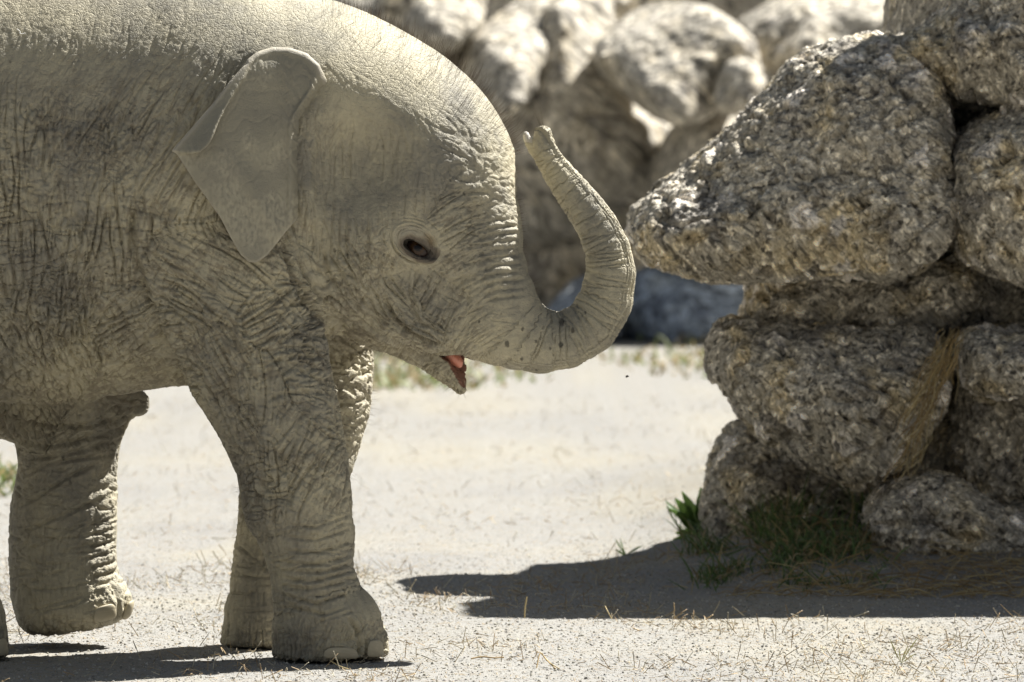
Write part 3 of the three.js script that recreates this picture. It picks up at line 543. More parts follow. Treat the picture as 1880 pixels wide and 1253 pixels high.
    const hk = h * step(0.003, 0.014, edge); for (let c = 0; c < 3; c++) m.P[i * 3 + c] += m.N[i * 3 + c] * hk;
    const g = clamp(0.5 + fbm(x * 20, y * 20, 8, 3) * 0.6 + noise(x * 160, y * 160, 1) * 0.25), k = dry * step(-0.2, 0.3, noise(x * 230, y * 120, 6) + 0.12) * 0.55, rim = step(0.004, 0.001, edge) * 0.3;
    color[i * 3] = mix(mix(mix(0.225, 0.315, g), 0.44, k), 0.52, rim); color[i * 3 + 1] = mix(mix(mix(0.208, 0.288, g), 0.40, k), 0.47, rim); color[i * 3 + 2] = mix(mix(mix(0.162, 0.208, g), 0.29, k), 0.40, rim);
  }
  const skin = new THREE.MeshPhysicalMaterial({ vertexColors: true, roughness: 0.7, bumpMap: crackle, bumpScale: 0.0009 }); skin.name = 'ear_hide';
  mesh('ear', obliqueUV(finish(m, ELEPHANT, color), 0.34, 0.35), skin, elephant);
  console.log('ear triangles', m.I.length / 3);
}
// --- eyeball, tongue, nails
{
  const place = (o, p) => { o.position.copy(p).sub(ELEPHANT); return o; };
  const c = at(766, 457, 0.106), g = new THREE.SphereGeometry(0.020, 40, 28), col = new Float32Array(g.attributes.position.count * 3);
  for (let i = 0; i < col.length / 3; i++) { const x = g.attributes.position.getX(i) / 0.02 - 0.05, y = g.attributes.position.getY(i) / 0.02 - 0.1, r = Math.hypot(x, y), k = r < 0.28 ? 0 : r < 0.55 ? 1 : 2; col.set([[0.004, 0.003, 0.003], [0.05, 0.026, 0.012], [0.03, 0.02, 0.017]][k], i * 3); }
  g.setAttribute('color', new THREE.BufferAttribute(col, 3));
  place(mesh('eye', g, new THREE.MeshPhysicalMaterial({ vertexColors: true, roughness: 0.22, specularIntensity: 0.6 }), elephant), c);
  const t = new THREE.SphereGeometry(1, 32, 20); { const p = t.attributes.position; for (let i = 0; i < p.count; i++) { const x = p.getX(i), y = p.getY(i), z = p.getZ(i), k = 1 + 0.05 * noise(x * 3, y * 3, z * 3); p.setXYZ(i, x * 0.020 * k, y * 0.010 * k - 0.002 * x * x, z * 0.015 * k); } t.computeVertexNormals(); t.rotateZ(-0.75); }
  place(mesh('tongue', t, new THREE.MeshPhysicalMaterial({ color: new THREE.Color(0.62, 0.24, 0.16), roughness: 0.45, clearcoat: 0.3 }), elephant), at(832, 656, -0.004));
  const nailMat = new THREE.MeshStandardMaterial({ vertexColors: true, roughness: 0.55 });
  const nail = (px, py, z, w, h, d, turn, tilt) => {   // half sizes in px; turn: which way it faces round the foot
    const s = new THREE.SphereGeometry(1, 36, 24), p = s.attributes.position, q = new Float32Array(p.count * 3), m = mpp(z);
    for (let i = 0; i < p.count; i++) {
      let x = p.getX(i), y = p.getY(i), zz = p.getZ(i); const e = 0.62, r = Math.pow(Math.pow(Math.abs(x), 2 / e) + Math.pow(Math.abs(y), 2 / e), e / 2), f = r > 1e-6 ? Math.hypot(x, y) / r : 1; x *= f; y *= f;
      const grain = noise(x * 2.2 + px, y * 9, 1), k = clamp(0.5 + grain);
      p.setXYZ(i, x * w * m * (1 - 0.12 * y), Math.max(y, -0.8) * h * m, (zz * d + 0.0006 * grain) - 0.25 * x * x * d);
      const v = clamp(0.5 + 0.8 * noise(x * 2 + px, y * 2, 7)); q.set([mix(0.40, 0.54, k * v), mix(0.35, 0.47, k * v), mix(0.24, 0.32, k * v)], i * 3);
    }
    s.setAttribute('color', new THREE.BufferAttribute(q, 3)); s.computeVertexNormals();
    const zs = depthAt(px, py), q0 = at(px, py, zs), e = 0.004, f = bodyField, n = new THREE.Vector3(f(q0.x + e, q0.y, zs) - f(q0.x - e, q0.y, zs), f(q0.x, q0.y + e, zs) - f(q0.x, q0.y - e, zs), f(q0.x, q0.y, zs + e) - f(q0.x, q0.y, zs - e)).normalize();
    const o = place(mesh('toenail', s, nailMat, elephant), q0.addScaledVector(n, -0.002)), side = new THREE.Vector3(0, 1, 0).cross(n).normalize().applyAxisAngle(n, tilt), up = n.clone().cross(side);
    o.quaternion.setFromRotationMatrix(new THREE.Matrix4().makeBasis(side, up, n));
  };
  nail(692, 1193, 0.15, 21, 17, 0.0052, 0, -0.05); nail(626, 1201, 0.2, 31, 11.5, 0.0046, 0, -0.03);
  nail(238, 1122, -0.07, 17, 19, 0.0052, 0, 0.2); nail(194, 1128, -0.03, 24, 17, 0.0046, 0, 0.18);
  nail(6, 1190, 0.14, 20, 17, 0.005, 0, 0);
}
// --- hair: a dark crest on the crown, down on the back, bristles under the jaw
{
  const r = rng(21), P = bodyMesh.P, N = bodyMesh.N, I = bodyMesh.I, pos = [], idx = [], nor = [];
  const hair = (x, y, z, dx, dy, dz, len, rad, curl) => {   // a three sided tapering hair in three lengths, drooping
    const o = pos.length / 3; let px = x, py = y, pz = z; const ax = -dy, ay = dx, al = Math.hypot(ax, ay) || 1;
    for (let s = 0; s < 4; s++) {
      const w = rad * (1 - s / 3.2);
      for (let k = 0; k < 3; k++) { const a = k * 2.094, ca = Math.cos(a) * w, sa = Math.sin(a) * w; pos.push(px + ax / al * ca, py + ay / al * ca, pz + sa); nor.push(ax / al * Math.cos(a), ay / al * Math.cos(a), Math.sin(a)); }
      px += dx * len / 3; py += dy * len / 3; pz += dz * len / 3; dx += curl[0]; dy += curl[1]; dz += curl[2]; const l = Math.hypot(dx, dy, dz); dx /= l; dy /= l; dz /= l;
    }
    for (let s = 0; s < 3; s++) for (let k = 0; k < 3; k++) { const a = o + s * 3 + k, b = o + s * 3 + (k + 1) % 3; idx.push(a, b, b + 3, a, b + 3, a + 3); }
  };
  const crown = at(760, 130, 0);
  for (let t = 0; t < I.length; t += 3) {
    const a = I[t] * 3, x = P[a] + ELEPHANT.x, y = P[a + 1], z = P[a + 2], nx = N[a], ny = N[a + 1], nz = N[a + 2];
    const b = I[t + 1] * 3, c = I[t + 2] * 3, ux = P[b] - P[a], uy = P[b + 1] - P[a + 1], uz = P[b + 2] - P[a + 2], vx = P[c] - P[a], vy = P[c + 1] - P[a + 1], vz = P[c + 2] - P[a + 2];
    const area = Math.hypot(uy * vz - uz * vy, uz * vx - ux * vz, ux * vy - uy * vx) / 2;
    if (!inView(x, y, z, 80) || seenFrom(x, y, z, nx, ny, nz) < -0.75) continue;
    const [px, py] = pixel(x, y, z); let dens = 0, len = 0.006, back = 0.6;
    const head = px > 590 && py < 420 && px < 1000, top = head && z < 0.12 && z > -0.12 && (nx * 0.6 + ny) > 0.72;
    if (top) { dens = 22000; len = px > 780 && py < 330 ? 0.034 : py < 330 ? 0.022 : 0.012; back = 0.35; }
    else if (head && py < 300) { dens = 5000; len = 0.010; }
    else if (px < 600 && ny > 0.25) { dens = 15000; len = 0.012; back = 1.1; }
    else if (px < 600 && py < 330) { dens = 3500; len = 0.008; back = 1.1; }
    else if (px > 640 && px < 850 && py > 590 && ny < -0.35) { dens = 14000; len = 0.016; back = 0.4; }
    else if (px > 590 && px < 700 && py > 580 && py < 780 && z < 0) { dens = 9000; len = 0.014; back = 0.3; }
    else if (px > 930 && px < 985 && py > 300 && py < 540) { dens = 12000; len = 0.008; back = 0.1; }
    else if (px > 400 && px < 700 && py > 720 && py < 1000) { dens = 2500; len = 0.007; }
    else dens = 700;
    if (r() > dens * area) continue;
    const l = len * (0.5 + r() * r() * 1.4), tx = -0.8 + (r() - 0.5) * 0.7, ty = (px < 600 ? -0.5 : 0.1) + (r() - 0.5) * 0.5, tz = (r() - 0.5) * 0.5;
    let dx = nx + back * tx, dy = ny + back * ty, dz = nz + back * tz; const q = Math.hypot(dx, dy, dz);
    hair(P[a] - nx * 0.0015, P[a + 1] - ny * 0.0015, P[a + 2] - nz * 0.0015, dx / q, dy / q, dz / q, l + 0.002, 0.00015 + r() * 0.00011, [(r() - 0.5) * 0.5 - 0.1, (r() - 0.5) * 0.4, (r() - 0.5) * 0.4]);
  }
  const g = new THREE.BufferGeometry(); g.setAttribute('position', new THREE.Float32BufferAttribute(pos, 3)); g.setAttribute('normal', new THREE.Float32BufferAttribute(nor, 3)); g.setIndex(idx);
  const h = mesh('hair', g, new THREE.MeshStandardMaterial({ color: new THREE.Color(0.11, 0.08, 0.052), roughness: 0.35 }), elephant); h.userData.kind = 'stuff';
  console.log('hair triangles', idx.length / 3);
}
// ================================================================ the ground
const groundY = (x, z) => {
  const near = Math.exp(-((x * x) / 9 + (z * z) / 16));
  const bank = 0.085 * step(0.10, 0.62, x + 0.12 * noise(x * 3, z * 3, 1)) * step(-1.05, -1.75, z + 0.1 * noise(x * 2.5, z * 2.5, 5)) * step(-6, -3.2, z);
  const feet = step(0.55, 0.15, Math.abs(x + 0.42) - 0.3) * step(0.5, 0.2, Math.abs(z)) ;
  return bank + (1 - feet) * near * 0.008 * noise(x * 2.2, z * 2.2, 9) + (1 - near) * 0.03 * noise(x * 0.4, z * 0.4, 3) + 0.0022 * noise(x * 13, z * 13, 2) + 0.0012 * noise(x * 42, z * 42, 4);
};
{
  const spread = (a, b, h, far0, far1) => {        // close rows between a and b, growing steps beyond
    const v = []; for (let x = a; x <= b + 1e-6; x += h) v.push(x);
    for (let x = b, d = h * 1.15; x < far1;) { x += d; d *= 1.16; v.push(Math.min(x, far1)); }
    for (let x = a, d = h * 1.15; x > far0;) { x -= d; d *= 1.16; v.unshift(Math.max(x, far0)); }
    return v;
  };
  const X = spread(-0.95, 1.25, 0.0085, -600, 600), Z = spread(-2.0, 0.6, 0.0085, -600, 60), nx = X.length, nz = Z.length;
  const pos = new Float32Array(nx * nz * 3), uv = new Float32Array(nx * nz * 2), col = new Float32Array(nx * nz * 3), idx = new Uint32Array((nx - 1) * (nz - 1) * 6);
  let q = 0;
  for (let j = 0; j < nz; j++) for (let i = 0; i < nx; i++) {
    const x = X[i], z = Z[j], o = j * nx + i, n = 0.0026 * noise(x * 120, z * 120, 1) + 0.0022 * Math.max(0, noise(x * 55, z * 55, 7));
    pos.set([x, groundY(x, z) + (Math.abs(x) < 1.3 && z > -2.2 && z < 0.7 ? n : 0), z], o * 3); uv.set([x, z], o * 2);
    const straw = step(0.05, 0.5, fbm(x * 1.5, z * 0.9, 6, 4) + 0.12), grey = step(0, 0.5, fbm(x * 3 + 9, z * 2, 2, 3)), damp = step(0.3, 1.2, x) * step(-0.9, -1.6, z) * step(-5, -3.5, z) * step(-0.2, 0.4, noise(x * 5, z * 5, 3) + 0.2);
    let r = mix(0.300, 0.330, straw), g = mix(0.292, 0.312, straw), b = mix(0.264, 0.258, straw);
    r = mix(r, 0.265, grey * 0.7); g = mix(g, 0.260, grey * 0.7); b = mix(b, 0.242, grey * 0.7);
    const soil = damp * 0.8; col.set([mix(r, 0.20, soil), mix(g, 0.168, soil), mix(b, 0.122, soil)], o * 3);
    if (i < nx - 1 && j < nz - 1) { idx[q++] = o; idx[q++] = o + nx; idx[q++] = o + 1; idx[q++] = o + 1; idx[q++] = o + nx; idx[q++] = o + nx + 1; }
  }
  const g = new THREE.BufferGeometry(); g.setAttribute('position', new THREE.BufferAttribute(pos, 3)); g.setAttribute('uv', new THREE.BufferAttribute(uv, 2)); g.setAttribute('color', new THREE.BufferAttribute(col, 3)); g.setIndex(new THREE.BufferAttribute(idx, 1)); g.computeVertexNormals();
  // sand and grit, half a metre to the tile
  const S = 1024, c = new Uint8Array(S * S * 4), h = new Uint8Array(S * S * 4), r = rng(5), A = new Float32Array(S * S).fill(0.5), T = new Float32Array(S * S * 3).fill(1);
  const wrap = (v) => ((v % S) + S) % S;
  for (let i = 0; i < S * S; i++) { const v = 0.82 + 0.3 * r(); T[i * 3] = v; T[i * 3 + 1] = v; T[i * 3 + 2] = v; A[i] = 0.4 + 0.12 * r(); }
  for (let k = 0; k < 5200; k++) { const x = r() * S, y = r() * S, R = 1.2 + r() * r() * 6.5, v = 0.5 + r() * 0.65, w = (r() - 0.5) * 0.16; for (let j = -8; j < 9; j++) for (let i = -8; i < 9; i++) { const d = Math.hypot(i, j) / R; if (d < 1) { const o = wrap(Math.floor(y) + j) * S + wrap(Math.floor(x) + i); T[o * 3] = v + w; T[o * 3 + 1] = v; T[o * 3 + 2] = v - w; A[o] = Math.max(A[o], 0.5 + 0.45 * Math.sqrt(1 - d * d) * Math.min(1, R / 6)); } } }
  for (let k = 0; k < 520; k++) { let x = r() * S, y = r() * S, a = r() * 6.28; const n = 15 + r() * 60, w = 0.9 + r() * 0.5; for (let s = 0; s < n; s++) { x += Math.cos(a); y += Math.sin(a); a += (r() - 0.5) * 0.06; for (let j = -2; j < 3; j++) { const o = wrap(Math.floor(y + j * w * Math.cos(a) * 0.6)) * S + wrap(Math.floor(x - j * w * Math.sin(a) * 0.6)); if (Math.abs(j) < 2) { T[o * 3] = 1.35; T[o * 3 + 1] = 1.08; T[o * 3 + 2] = 0.72; A[o] = 0.8; } } } }
  for (let i = 0; i < S * S; i++) { for (let k = 0; k < 3; k++) c[i * 4 + k] = clamp(Math.pow(clamp(T[i * 3 + k] * 0.72), 1 / 2.2)) * 255; c[i * 4 + 3] = 255; h[i * 4] = h[i * 4 + 1] = h[i * 4 + 2] = A[i] * 255; h[i * 4 + 3] = 255; }
  const tex = (d, srgb) => { const t = new THREE.DataTexture(d, S, S); t.wrapS = t.wrapT = THREE.RepeatWrapping; t.magFilter = THREE.LinearFilter; t.repeat.set(2, 2); if (srgb) t.colorSpace = THREE.SRGBColorSpace; t.needsUpdate = true; return t; };
  const m = new THREE.MeshStandardMaterial({ vertexColors: true, roughness: 0.95, map: tex(c, true), bumpMap: tex(h, false), bumpScale: 0.006, color: new THREE.Color(1.27, 1.26, 1.27) });
  tag(mesh('ground', g, m), null, null, null, 'structure');
  console.log('ground triangles', idx.length / 3);
}
const matrixAt = (() => { const e = new THREE.Euler(), q = new THREE.Quaternion(); return (p, rx, ry, rz, sx, sy, sz) => new THREE.Matrix4().compose(p, q.setFromEuler(e.set(rx, ry, rz)), new THREE.Vector3(sx, sy, sz)); })();
function scatter(name, geometry, material, list, colors, parent = scene) {
  const m = new THREE.InstancedMesh(geometry, material, list.length); m.name = parent === scene ? numbered(name) : name; m.castShadow = m.receiveShadow = true;
  list.forEach((t, i) => m.setMatrixAt(i, t)); if (colors) colors.forEach((c, i) => m.setColorAt(i, c)); m.userData.kind = 'stuff'; parent.add(m); return m;
}
{ // grit and small stones lying on the sand
  const r = rng(33), g = new THREE.IcosahedronGeometry(1, 0), list = [], col = []; { const p = g.attributes.position; const seen = {}; for (let i = 0; i < p.count; i++) { const k = [p.getX(i), p.getY(i), p.getZ(i)].map((v) => v.toFixed(2)).join(); seen[k] ??= 0.75 + r() * 0.45; p.setXYZ(i, p.getX(i) * seen[k], p.getY(i) * seen[k], p.getZ(i) * seen[k]); } g.computeVertexNormals(); }
  for (let i = 0; i < 52000; i++) {
    const far = r() < 0.25, x = (r() * 2 - 0.95) * (far ? 1.6 : 1.12), z = far ? -1.3 - r() * r() * 6 : 0.62 - 2.2 * r(), s = 0.0007 + (far ? 0.0014 : 0.0022) * Math.pow(r(), 6);
    list.push(matrixAt(new THREE.Vector3(x, groundY(x, z) + s * 0.25, z), r() * 6, r() * 6, r() * 6, s * (0.8 + r() * 0.6), s * 0.7, s)); const v = 0.22 + 0.26 * r(); col.push(new THREE.Color(v * 1.05, v, v * (0.8 + 0.15 * r())));
  }
  tag(scatter('gravel', g, new THREE.MeshStandardMaterial({ color: 0xffffff, roughness: 0.95 }), list, col), 'fine pale gravel and grit scattered over the sandy ground', 'gravel', null, 'stuff');
}
const stalk = (bend, segs = 4, sides = 3, taper = 0.5) => {   // a bent stalk of length 1 along y, thickness 1 to be scaled
  const pos = [], idx = []; for (let i = 0; i <= segs; i++) { const t = i / segs, w = 1 - taper * t; for (let k = 0; k < sides; k++) { const a = k / sides * Math.PI * 2; pos.push(Math.cos(a) * w, t, Math.sin(a) * w + bend * Math.sin(t * 2.6) ); } }
  for (let i = 0; i < segs; i++) for (let k = 0; k < sides; k++) { const a = i * sides + k, b = i * sides + (k + 1) % sides; idx.push(a, a + sides, b, b, a + sides, b + sides); }
  const g = new THREE.BufferGeometry(); g.setAttribute('position', new THREE.Float32BufferAttribute(pos, 3)); g.setIndex(idx); g.computeVertexNormals(); return g;
};
const STRAW = [[0.46, 0.34, 0.19], [0.52, 0.44, 0.29], [0.38, 0.27, 0.15], [0.56, 0.51, 0.38], [0.44, 0.38, 0.26]];
{ // loose straw
  const r = rng(44), list = [], col = [];
  for (let i = 0; i < 22000; i++) {
    const u = r(), x = (r() * 2 - 0.98) * (u < 0.6 ? 1.15 : 2.2), z = u < 0.6 ? 0.62 - 2.4 * r() : -1.2 - 6.5 * r(); if (fbm(x * 2.6, z * 1.5, 4, 3) + 0.3 * r() < (z < -1.2 ? 0.08 : 0.2)) continue;
    const len = 0.007 + 0.034 * r() * r() * r(), w = 0.0004 + 0.0005 * r();
    list.push(matrixAt(new THREE.Vector3(x, groundY(x, z) + 0.0016 + 0.002 * r(), z), Math.PI / 2 - (r() < 0.02 ? r() * 0.7 : r() * 0.05), r() * 6.283, (r() - 0.5) * 0.3, w, len, w)); const s = STRAW[Math.floor(r() * 5)], v = 0.75 + 0.5 * r(); col.push(new THREE.Color(s[0] * v, s[1] * v, s[2] * v));
  }
  const third = Math.ceil(list.length / 3);
  const m = new THREE.MeshStandardMaterial({ color: 0xffffff, roughness: 0.7 });
  const g = [stalk(8), stalk(-20), stalk(34)];
  const heap = tag(thing('loose_straw', new THREE.Vector3(0, 0, 0)), 'loose bits of dry straw strewn over the sandy ground', 'straw', null, 'stuff');
  g.forEach((q, k) => scatter('straw', q, m, list.slice(k * third, (k + 1) * third), col.slice(k * third, (k + 1) * third), heap));
}
// ================================================================ the rocks
const pits = reliefTexture(1024, 92, (S, r) => {          // holes, grit and broken grains, 0.4 m to the tile
  const A = new Float32Array(S * S).fill(0.62);
  cellField(S, 22, 22, r, (i, f1, f2, id) => { if (id > 0.55) A[i] -= 0.62 * step(0.36, 0.2, f1); else if (id < 0.22) A[i] += 0.22 * step(0.5, 0.3, f1); });
  cellField(S, 50, 50, r, (i, f1, f2, id) => { if (id > 0.6) A[i] -= 0.40 * step(0.4, 0.2, f1); else if (id < 0.3) A[i] += 0.16 * step(0.5, 0.2, f1); });
  cellField(S, 120, 120, r, (i, f1, f2, id) => { A[i] += 0.16 * (id - 0.5) * step(0.6, 0.2, f1) - 0.06 * step(0.1, 0.02, f2 - f1); });
  return A;
});
const flecks = reliefTexture(1024, 93, (S, r) => {        // pale and dark mineral grains
  const A = new Float32Array(S * S).fill(0.70);
  cellField(S, 46, 46, r, (i, f1, f2, id) => { if (id > 0.84) A[i] += 0.22 * step(0.05, 0.14, f2 - f1); else if (id < 0.1) A[i] -= 0.25 * step(0.05, 0.16, f2 - f1); });
  cellField(S, 130, 130, r, (i, f1, f2, id) => { A[i] += 0.22 * (id - 0.5); });
  return A;
});
flecks.colorSpace = THREE.SRGBColorSpace;
const rockMat = new THREE.MeshStandardMaterial({ vertexColors: true, color: new THREE.Color(3.0, 2.97, 2.92), roughness: 0.92, map: flecks, bumpMap: pits, bumpScale: 0.012 }); rockMat.name = 'pitted_stone';
// a boulder from its outline in the photograph at depth z: half depth T, join k, lean (front face tipping back with height)
function boulder(name, label, group, outline, z0, T, o = {}) {
  const pts = outline.map(([a, b]) => { const p = at(a, b, z0); return [p.x, p.y]; }), P2 = poly2(pts), k = o.k ?? T * 0.55, lean = o.lean ?? 0, sd = o.seed ?? 1, warp = o.warp ?? 0.03, F = o.freq ?? 5, cell = o.cell ?? 0.016;
  let x0 = 9, x1 = -9, y0 = 9, y1 = -9; for (const [x, y] of pts) { x0 = Math.min(x0, x); x1 = Math.max(x1, x); y0 = Math.min(y0, y); y1 = Math.max(y1, y); }
  const yc = (y0 + y1) / 2, lumps = (o.lumps ?? []).map((l) => blob(...l));
  const fr = rng(sd * 97 + 3), xc = (x0 + x1) / 2, facets = [];     // flat broken faces
  for (let i = 0; i < (o.facets ?? 0); i++) {
    let nx = fr() * 2 - 1, ny = fr() * 2 - 1, nz = (o.facets ? 0.15 : 0.45) + fr(); const l = Math.hypot(nx, ny, nz); nx /= l; ny /= l; nz /= l;
    facets.push([nx, ny, nz, Math.sqrt(((x1 - x0) / 2 * nx) ** 2 + ((y1 - y0) / 2 * ny) ** 2 + (T * nz) ** 2) * (0.66 + 0.26 * fr())]);
  }
  const field = (x, y, z) => {
    const wx = x + warp * 0.6 * noise(x * F + sd, y * F, z * F), wy = y + warp * 0.6 * noise(x * F, y * F + sd, z * F + 7), wz = z + warp * 2.2 * noise(x * F * 0.8, y * F * 0.8 + 3, z * F * 0.8 + sd) + warp * 1.8 * noise(x * F * 2.1, y * F * 2.1, z * F * 2.1 + sd);
    let d = smax(P2(wx, wy), Math.abs(wz - z0 + lean * (y - yc)) - T, k);
    const lz = wz - z0 + lean * (y - yc); for (const f of facets) d = smax(d, (wx - xc) * f[0] + (wy - yc) * f[1] + lz * f[2] - f[3], T * 0.12);
    for (const l of lumps) d = smin(d, l(x, y, z), 0.012);
    return d * 0.8;
  };
  const pad = 0.06 + warp, zl = Math.abs(lean) * (y1 - y0) / 2;
  const base = surface([x0 - pad, y0 - pad, z0 - T - zl - 0.1 - 3 * warp], [x1 + pad, y1 + pad, z0 + T + zl + 0.1 + 3 * warp], cell, (x, y, z, r) => (Math.abs(P2(x, y)) > r + 0.12 + warp * 2 && P2(x, y) > 0 ? 1 : field(x, y, z) > r * 1.1 + 0.03 ? 1 : field));
  const lim = o.edge ?? 0.0064;
  const m = lim > cell ? { P: Float32Array.from(base.pos), N: Float32Array.from(base.nrm), I: Uint32Array.from(base.idx), count: base.pos.length / 3 } : refine(base, (x, y, z, nx, ny, nz) => (seenFrom(x, y, z, nx, ny, nz) < -0.2 || !inView(x, y, z) ? 0.05 : lim), 4);
  const col = new Float32Array(m.P.length), tone = o.tone ?? 1.3, A = o.amp ?? 1, blue = o.blue ?? 0;
  for (let i = 0; i < m.count; i++) {
    const x = m.P[i * 3], y = m.P[i * 3 + 1], z = m.P[i * 3 + 2], X = x + sd * 1.7, big = fbm(X * 7, y * 7, z * 7, 3), mid = fbm(X * 26, y * 26, z * 26, 3), fine = noise(X * 150, y * 150, z * 150);
    let h = A * (0.015 * big + 0.0085 * mid + 0.0034 * fine), clast = 0, cid = 0;
    if (lim < 0.01) {
      h -= A * 0.012 * groove(fbm(X * 9, y * 11, z * 9, 3), 0.09);
      const w = 0.5 * noise(X * 40, y * 40, z * 40) + 0.25 * noise(X * 90, y * 90, z * 90);
      let c = cells(X * 21 + w, y * 21 + w, z * 21); if (c.id % 7 < 2) h -= A * 0.020 * step(0.40, 0.24, c.f1) * step(-0.1, 0.2, big + 0.15 * (c.id % 3)); else if (c.id % 7 === 3) { clast = step(0.03, 0.12, c.f2 - c.f1) * step(0.62, 0.4, c.f1); cid = c.id; h += A * 0.004 * clast; }
      c = cells(X * 52, y * 52 + w, z * 52); if (c.id % 5 < 2) h -= A * 0.010 * step(0.42, 0.2, c.f1); else if (c.id % 5 === 3) h += A * 0.0028 * step(0.5, 0.2, c.f1);
      c = cells(X * 118, y * 118, z * 118 + w); h -= A * 0.0036 * (c.id % 3 === 0 ? step(0.45, 0.2, c.f1) : -0.5 * step(0.5, 0.2, c.f1));
    }
    for (let c = 0; c < 3; c++) m.P[i * 3 + c] += m.N[i * 3 + c] * h;
    const och = step(-0.05, 0.45, fbm(X * 9 + 5, y * 9, z * 9, 3)), lich = step(0.1, 0.42, fbm(X * 13, y * 13 + 9, z * 13, 4)), pale = step(0.08, 0.4, noise(X * 85, y * 85, z * 85) + 0.3 * mid);
    let r = mix(0.240, 0.31, och), g = mix(0.220, 0.260, och), b = mix(0.180, 0.168, och);
    if (o.grey) { r = mix(r, 0.225, 0.6); g = mix(g, 0.21, 0.6); b = mix(b, 0.18, 0.6); }
    r = mix(r, 0.52, pale * 0.65); g = mix(g, 0.48, pale * 0.65); b = mix(b, 0.40, pale * 0.65);
    r = mix(r, 0.085, lich * 0.6); g = mix(g, 0.08, lich * 0.6); b = mix(b, 0.076, lich * 0.6);
    if (clast > 0) { const v = 0.28 + 0.26 * ((cid * 37) % 16) / 16; r = mix(r, v * 1.08, clast); g = mix(g, v, clast); b = mix(b, v * 0.88, clast); }
    const s = tone * (0.85 + 0.3 * clamp(0.5 + fine));
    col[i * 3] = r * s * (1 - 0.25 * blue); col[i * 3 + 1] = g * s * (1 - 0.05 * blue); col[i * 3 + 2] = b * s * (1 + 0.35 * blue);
  }
  const origin = new THREE.Vector3((x0 + x1) / 2, y0, z0);
  const b = mesh(name, obliqueUV(finish(m, origin, col), 0.4 * (o.grain ?? 1)), rockMat); b.position.copy(origin);
  rockTris += m.I.length / 3;
  return tag(b, label, 'rock', group);
}
let rockTris = 0;
{
  const G = 'boulders stacked into the rock pile on the right';
  boulder('boulder', 'big pitted overhanging boulder whose blunt nose points left at the trunk', G, [[1153, 420], [1160, 392], [1200, 358], [1250, 318], [1330, 243], [1400, 170], [1450, 112], [1520, 78], [1600, 66], [1670, 80], [1730, 150], [1752, 260], [1750, 380], [1738, 450], [1700, 490], [1640, 512], [1560, 502], [1480, 506], [1400, 516], [1330, 520], [1270, 518], [1200, 488], [1166, 462]], -1.6, 0.27, { seed: 1, warp: 0.022, k: 0.2, lean: 0.18 });
  boulder('boulder', 'recessed ochre rock neck between the overhanging boulder and the one below', G, [[1368, 480], [1366, 545], [1360, 600], [1400, 640], [1700, 640], [1790, 560], [1800, 470], [1600, 460]], -1.78, 0.2, { seed: 2, warp: 0.025, k: 0.14 });
  boulder('boulder', 'rounded grey lower boulder under the overhang, tapering down towards the grass', G, [[1318, 604], [1350, 584], [1420, 588], [1500, 598], [1600, 596], [1700, 605], [1745, 660], [1735, 740], [1705, 800], [1660, 852], [1600, 884], [1560, 892], [1500, 872], [1440, 842], [1390, 802], [1358, 756], [1332, 720], [1309, 688], [1304, 640]], -1.62, 0.24, { seed: 3, warp: 0.026, k: 0.2 });
  boulder('boulder', 'knobbly boulder at the top right with a pale round stone stuck in it', G, [[1632, 100], [1640, 62], [1690, 48], [1740, 18], [1790, -60], [1830, -180], [2000, -300], [2250, -300], [2250, 150], [1990, 190], [1900, 222], [1860, 216], [1800, 192], [1760, 184], [1715, 150], [1660, 128]], -1.62, 0.26, { seed: 4, warp: 0.024, k: 0.18, lumps: [[1782, 78, -1.36, 44, 46, 0.05], [1700, 70, -1.4, 22, 20, 0.03], [1850, 60, -1.38, 24, 20, 0.03]] });
  boulder('boulder', 'boulder at the right edge of the picture beside the big overhanging one', G, [[1732, 300], [1748, 252], [1790, 222], [1850, 196], [1990, 180], [2150, 240], [2150, 520], [1960, 560], [1880, 530], [1800, 502], [1762, 472], [1745, 420], [1736, 350]], -1.58, 0.25, { seed: 5, warp: 0.024, k: 0.17 });
  boulder('boulder', 'ochre ledge of rock with a sunlit top edge at the right border', G, [[1756, 650], [1768, 612], [1830, 600], [1990, 598], [2100, 610], [2100, 720], [1960, 730], [1850, 728], [1790, 716], [1760, 692]], -1.52, 0.2, { seed: 6, warp: 0.018, k: 0.1, tone: 1.1 });
  boulder('boulder', 'dusty recessed rock under the sunlit ledge at the right border', G, [[1750, 700], [2100, 700], [2100, 930], [1800, 930], [1740, 860]], -1.74, 0.16, { seed: 7, warp: 0.02, k: 0.1 });
  boulder('boulder', 'small pebbly boulder lying at the front of the pile in dry grass', G, [[1584, 962], [1590, 920], [1620, 884], [1670, 860], [1722, 864], [1764, 884], [1800, 916], [1850, 928], [1900, 950], [1900, 1080], [1640, 1085], [1604, 1030], [1588, 990]], -1.56, 0.14, { seed: 8, warp: 0.014, k: 0.12, lumps: [[1668, 928, -1.415, 13, 10, 0.012], [1738, 936, -1.43, 15, 9, 0.012], [1678, 980, -1.41, 12, 11, 0.012]] });
  boulder('boulder', 'low flat rock running off the right border behind the small pebbly boulder', G, [[1770, 960], [1800, 930], [1880, 925], [2100, 930], [2100, 1080], [1800, 1080]], -1.66, 0.16, { seed: 9, warp: 0.014, k: 0.1, tone: 0.95 });
  boulder('boulder', 'dark rock low on the left foot of the pile behind the green weed', G, [[1288, 920], [1298, 852], [1318, 810], [1350, 778], [1400, 785], [1480, 845], [1570, 880], [1640, 900], [1640, 1040], [1290, 1040]], -1.95, 0.16, { seed: 10, warp: 0.02, k: 0.12 });
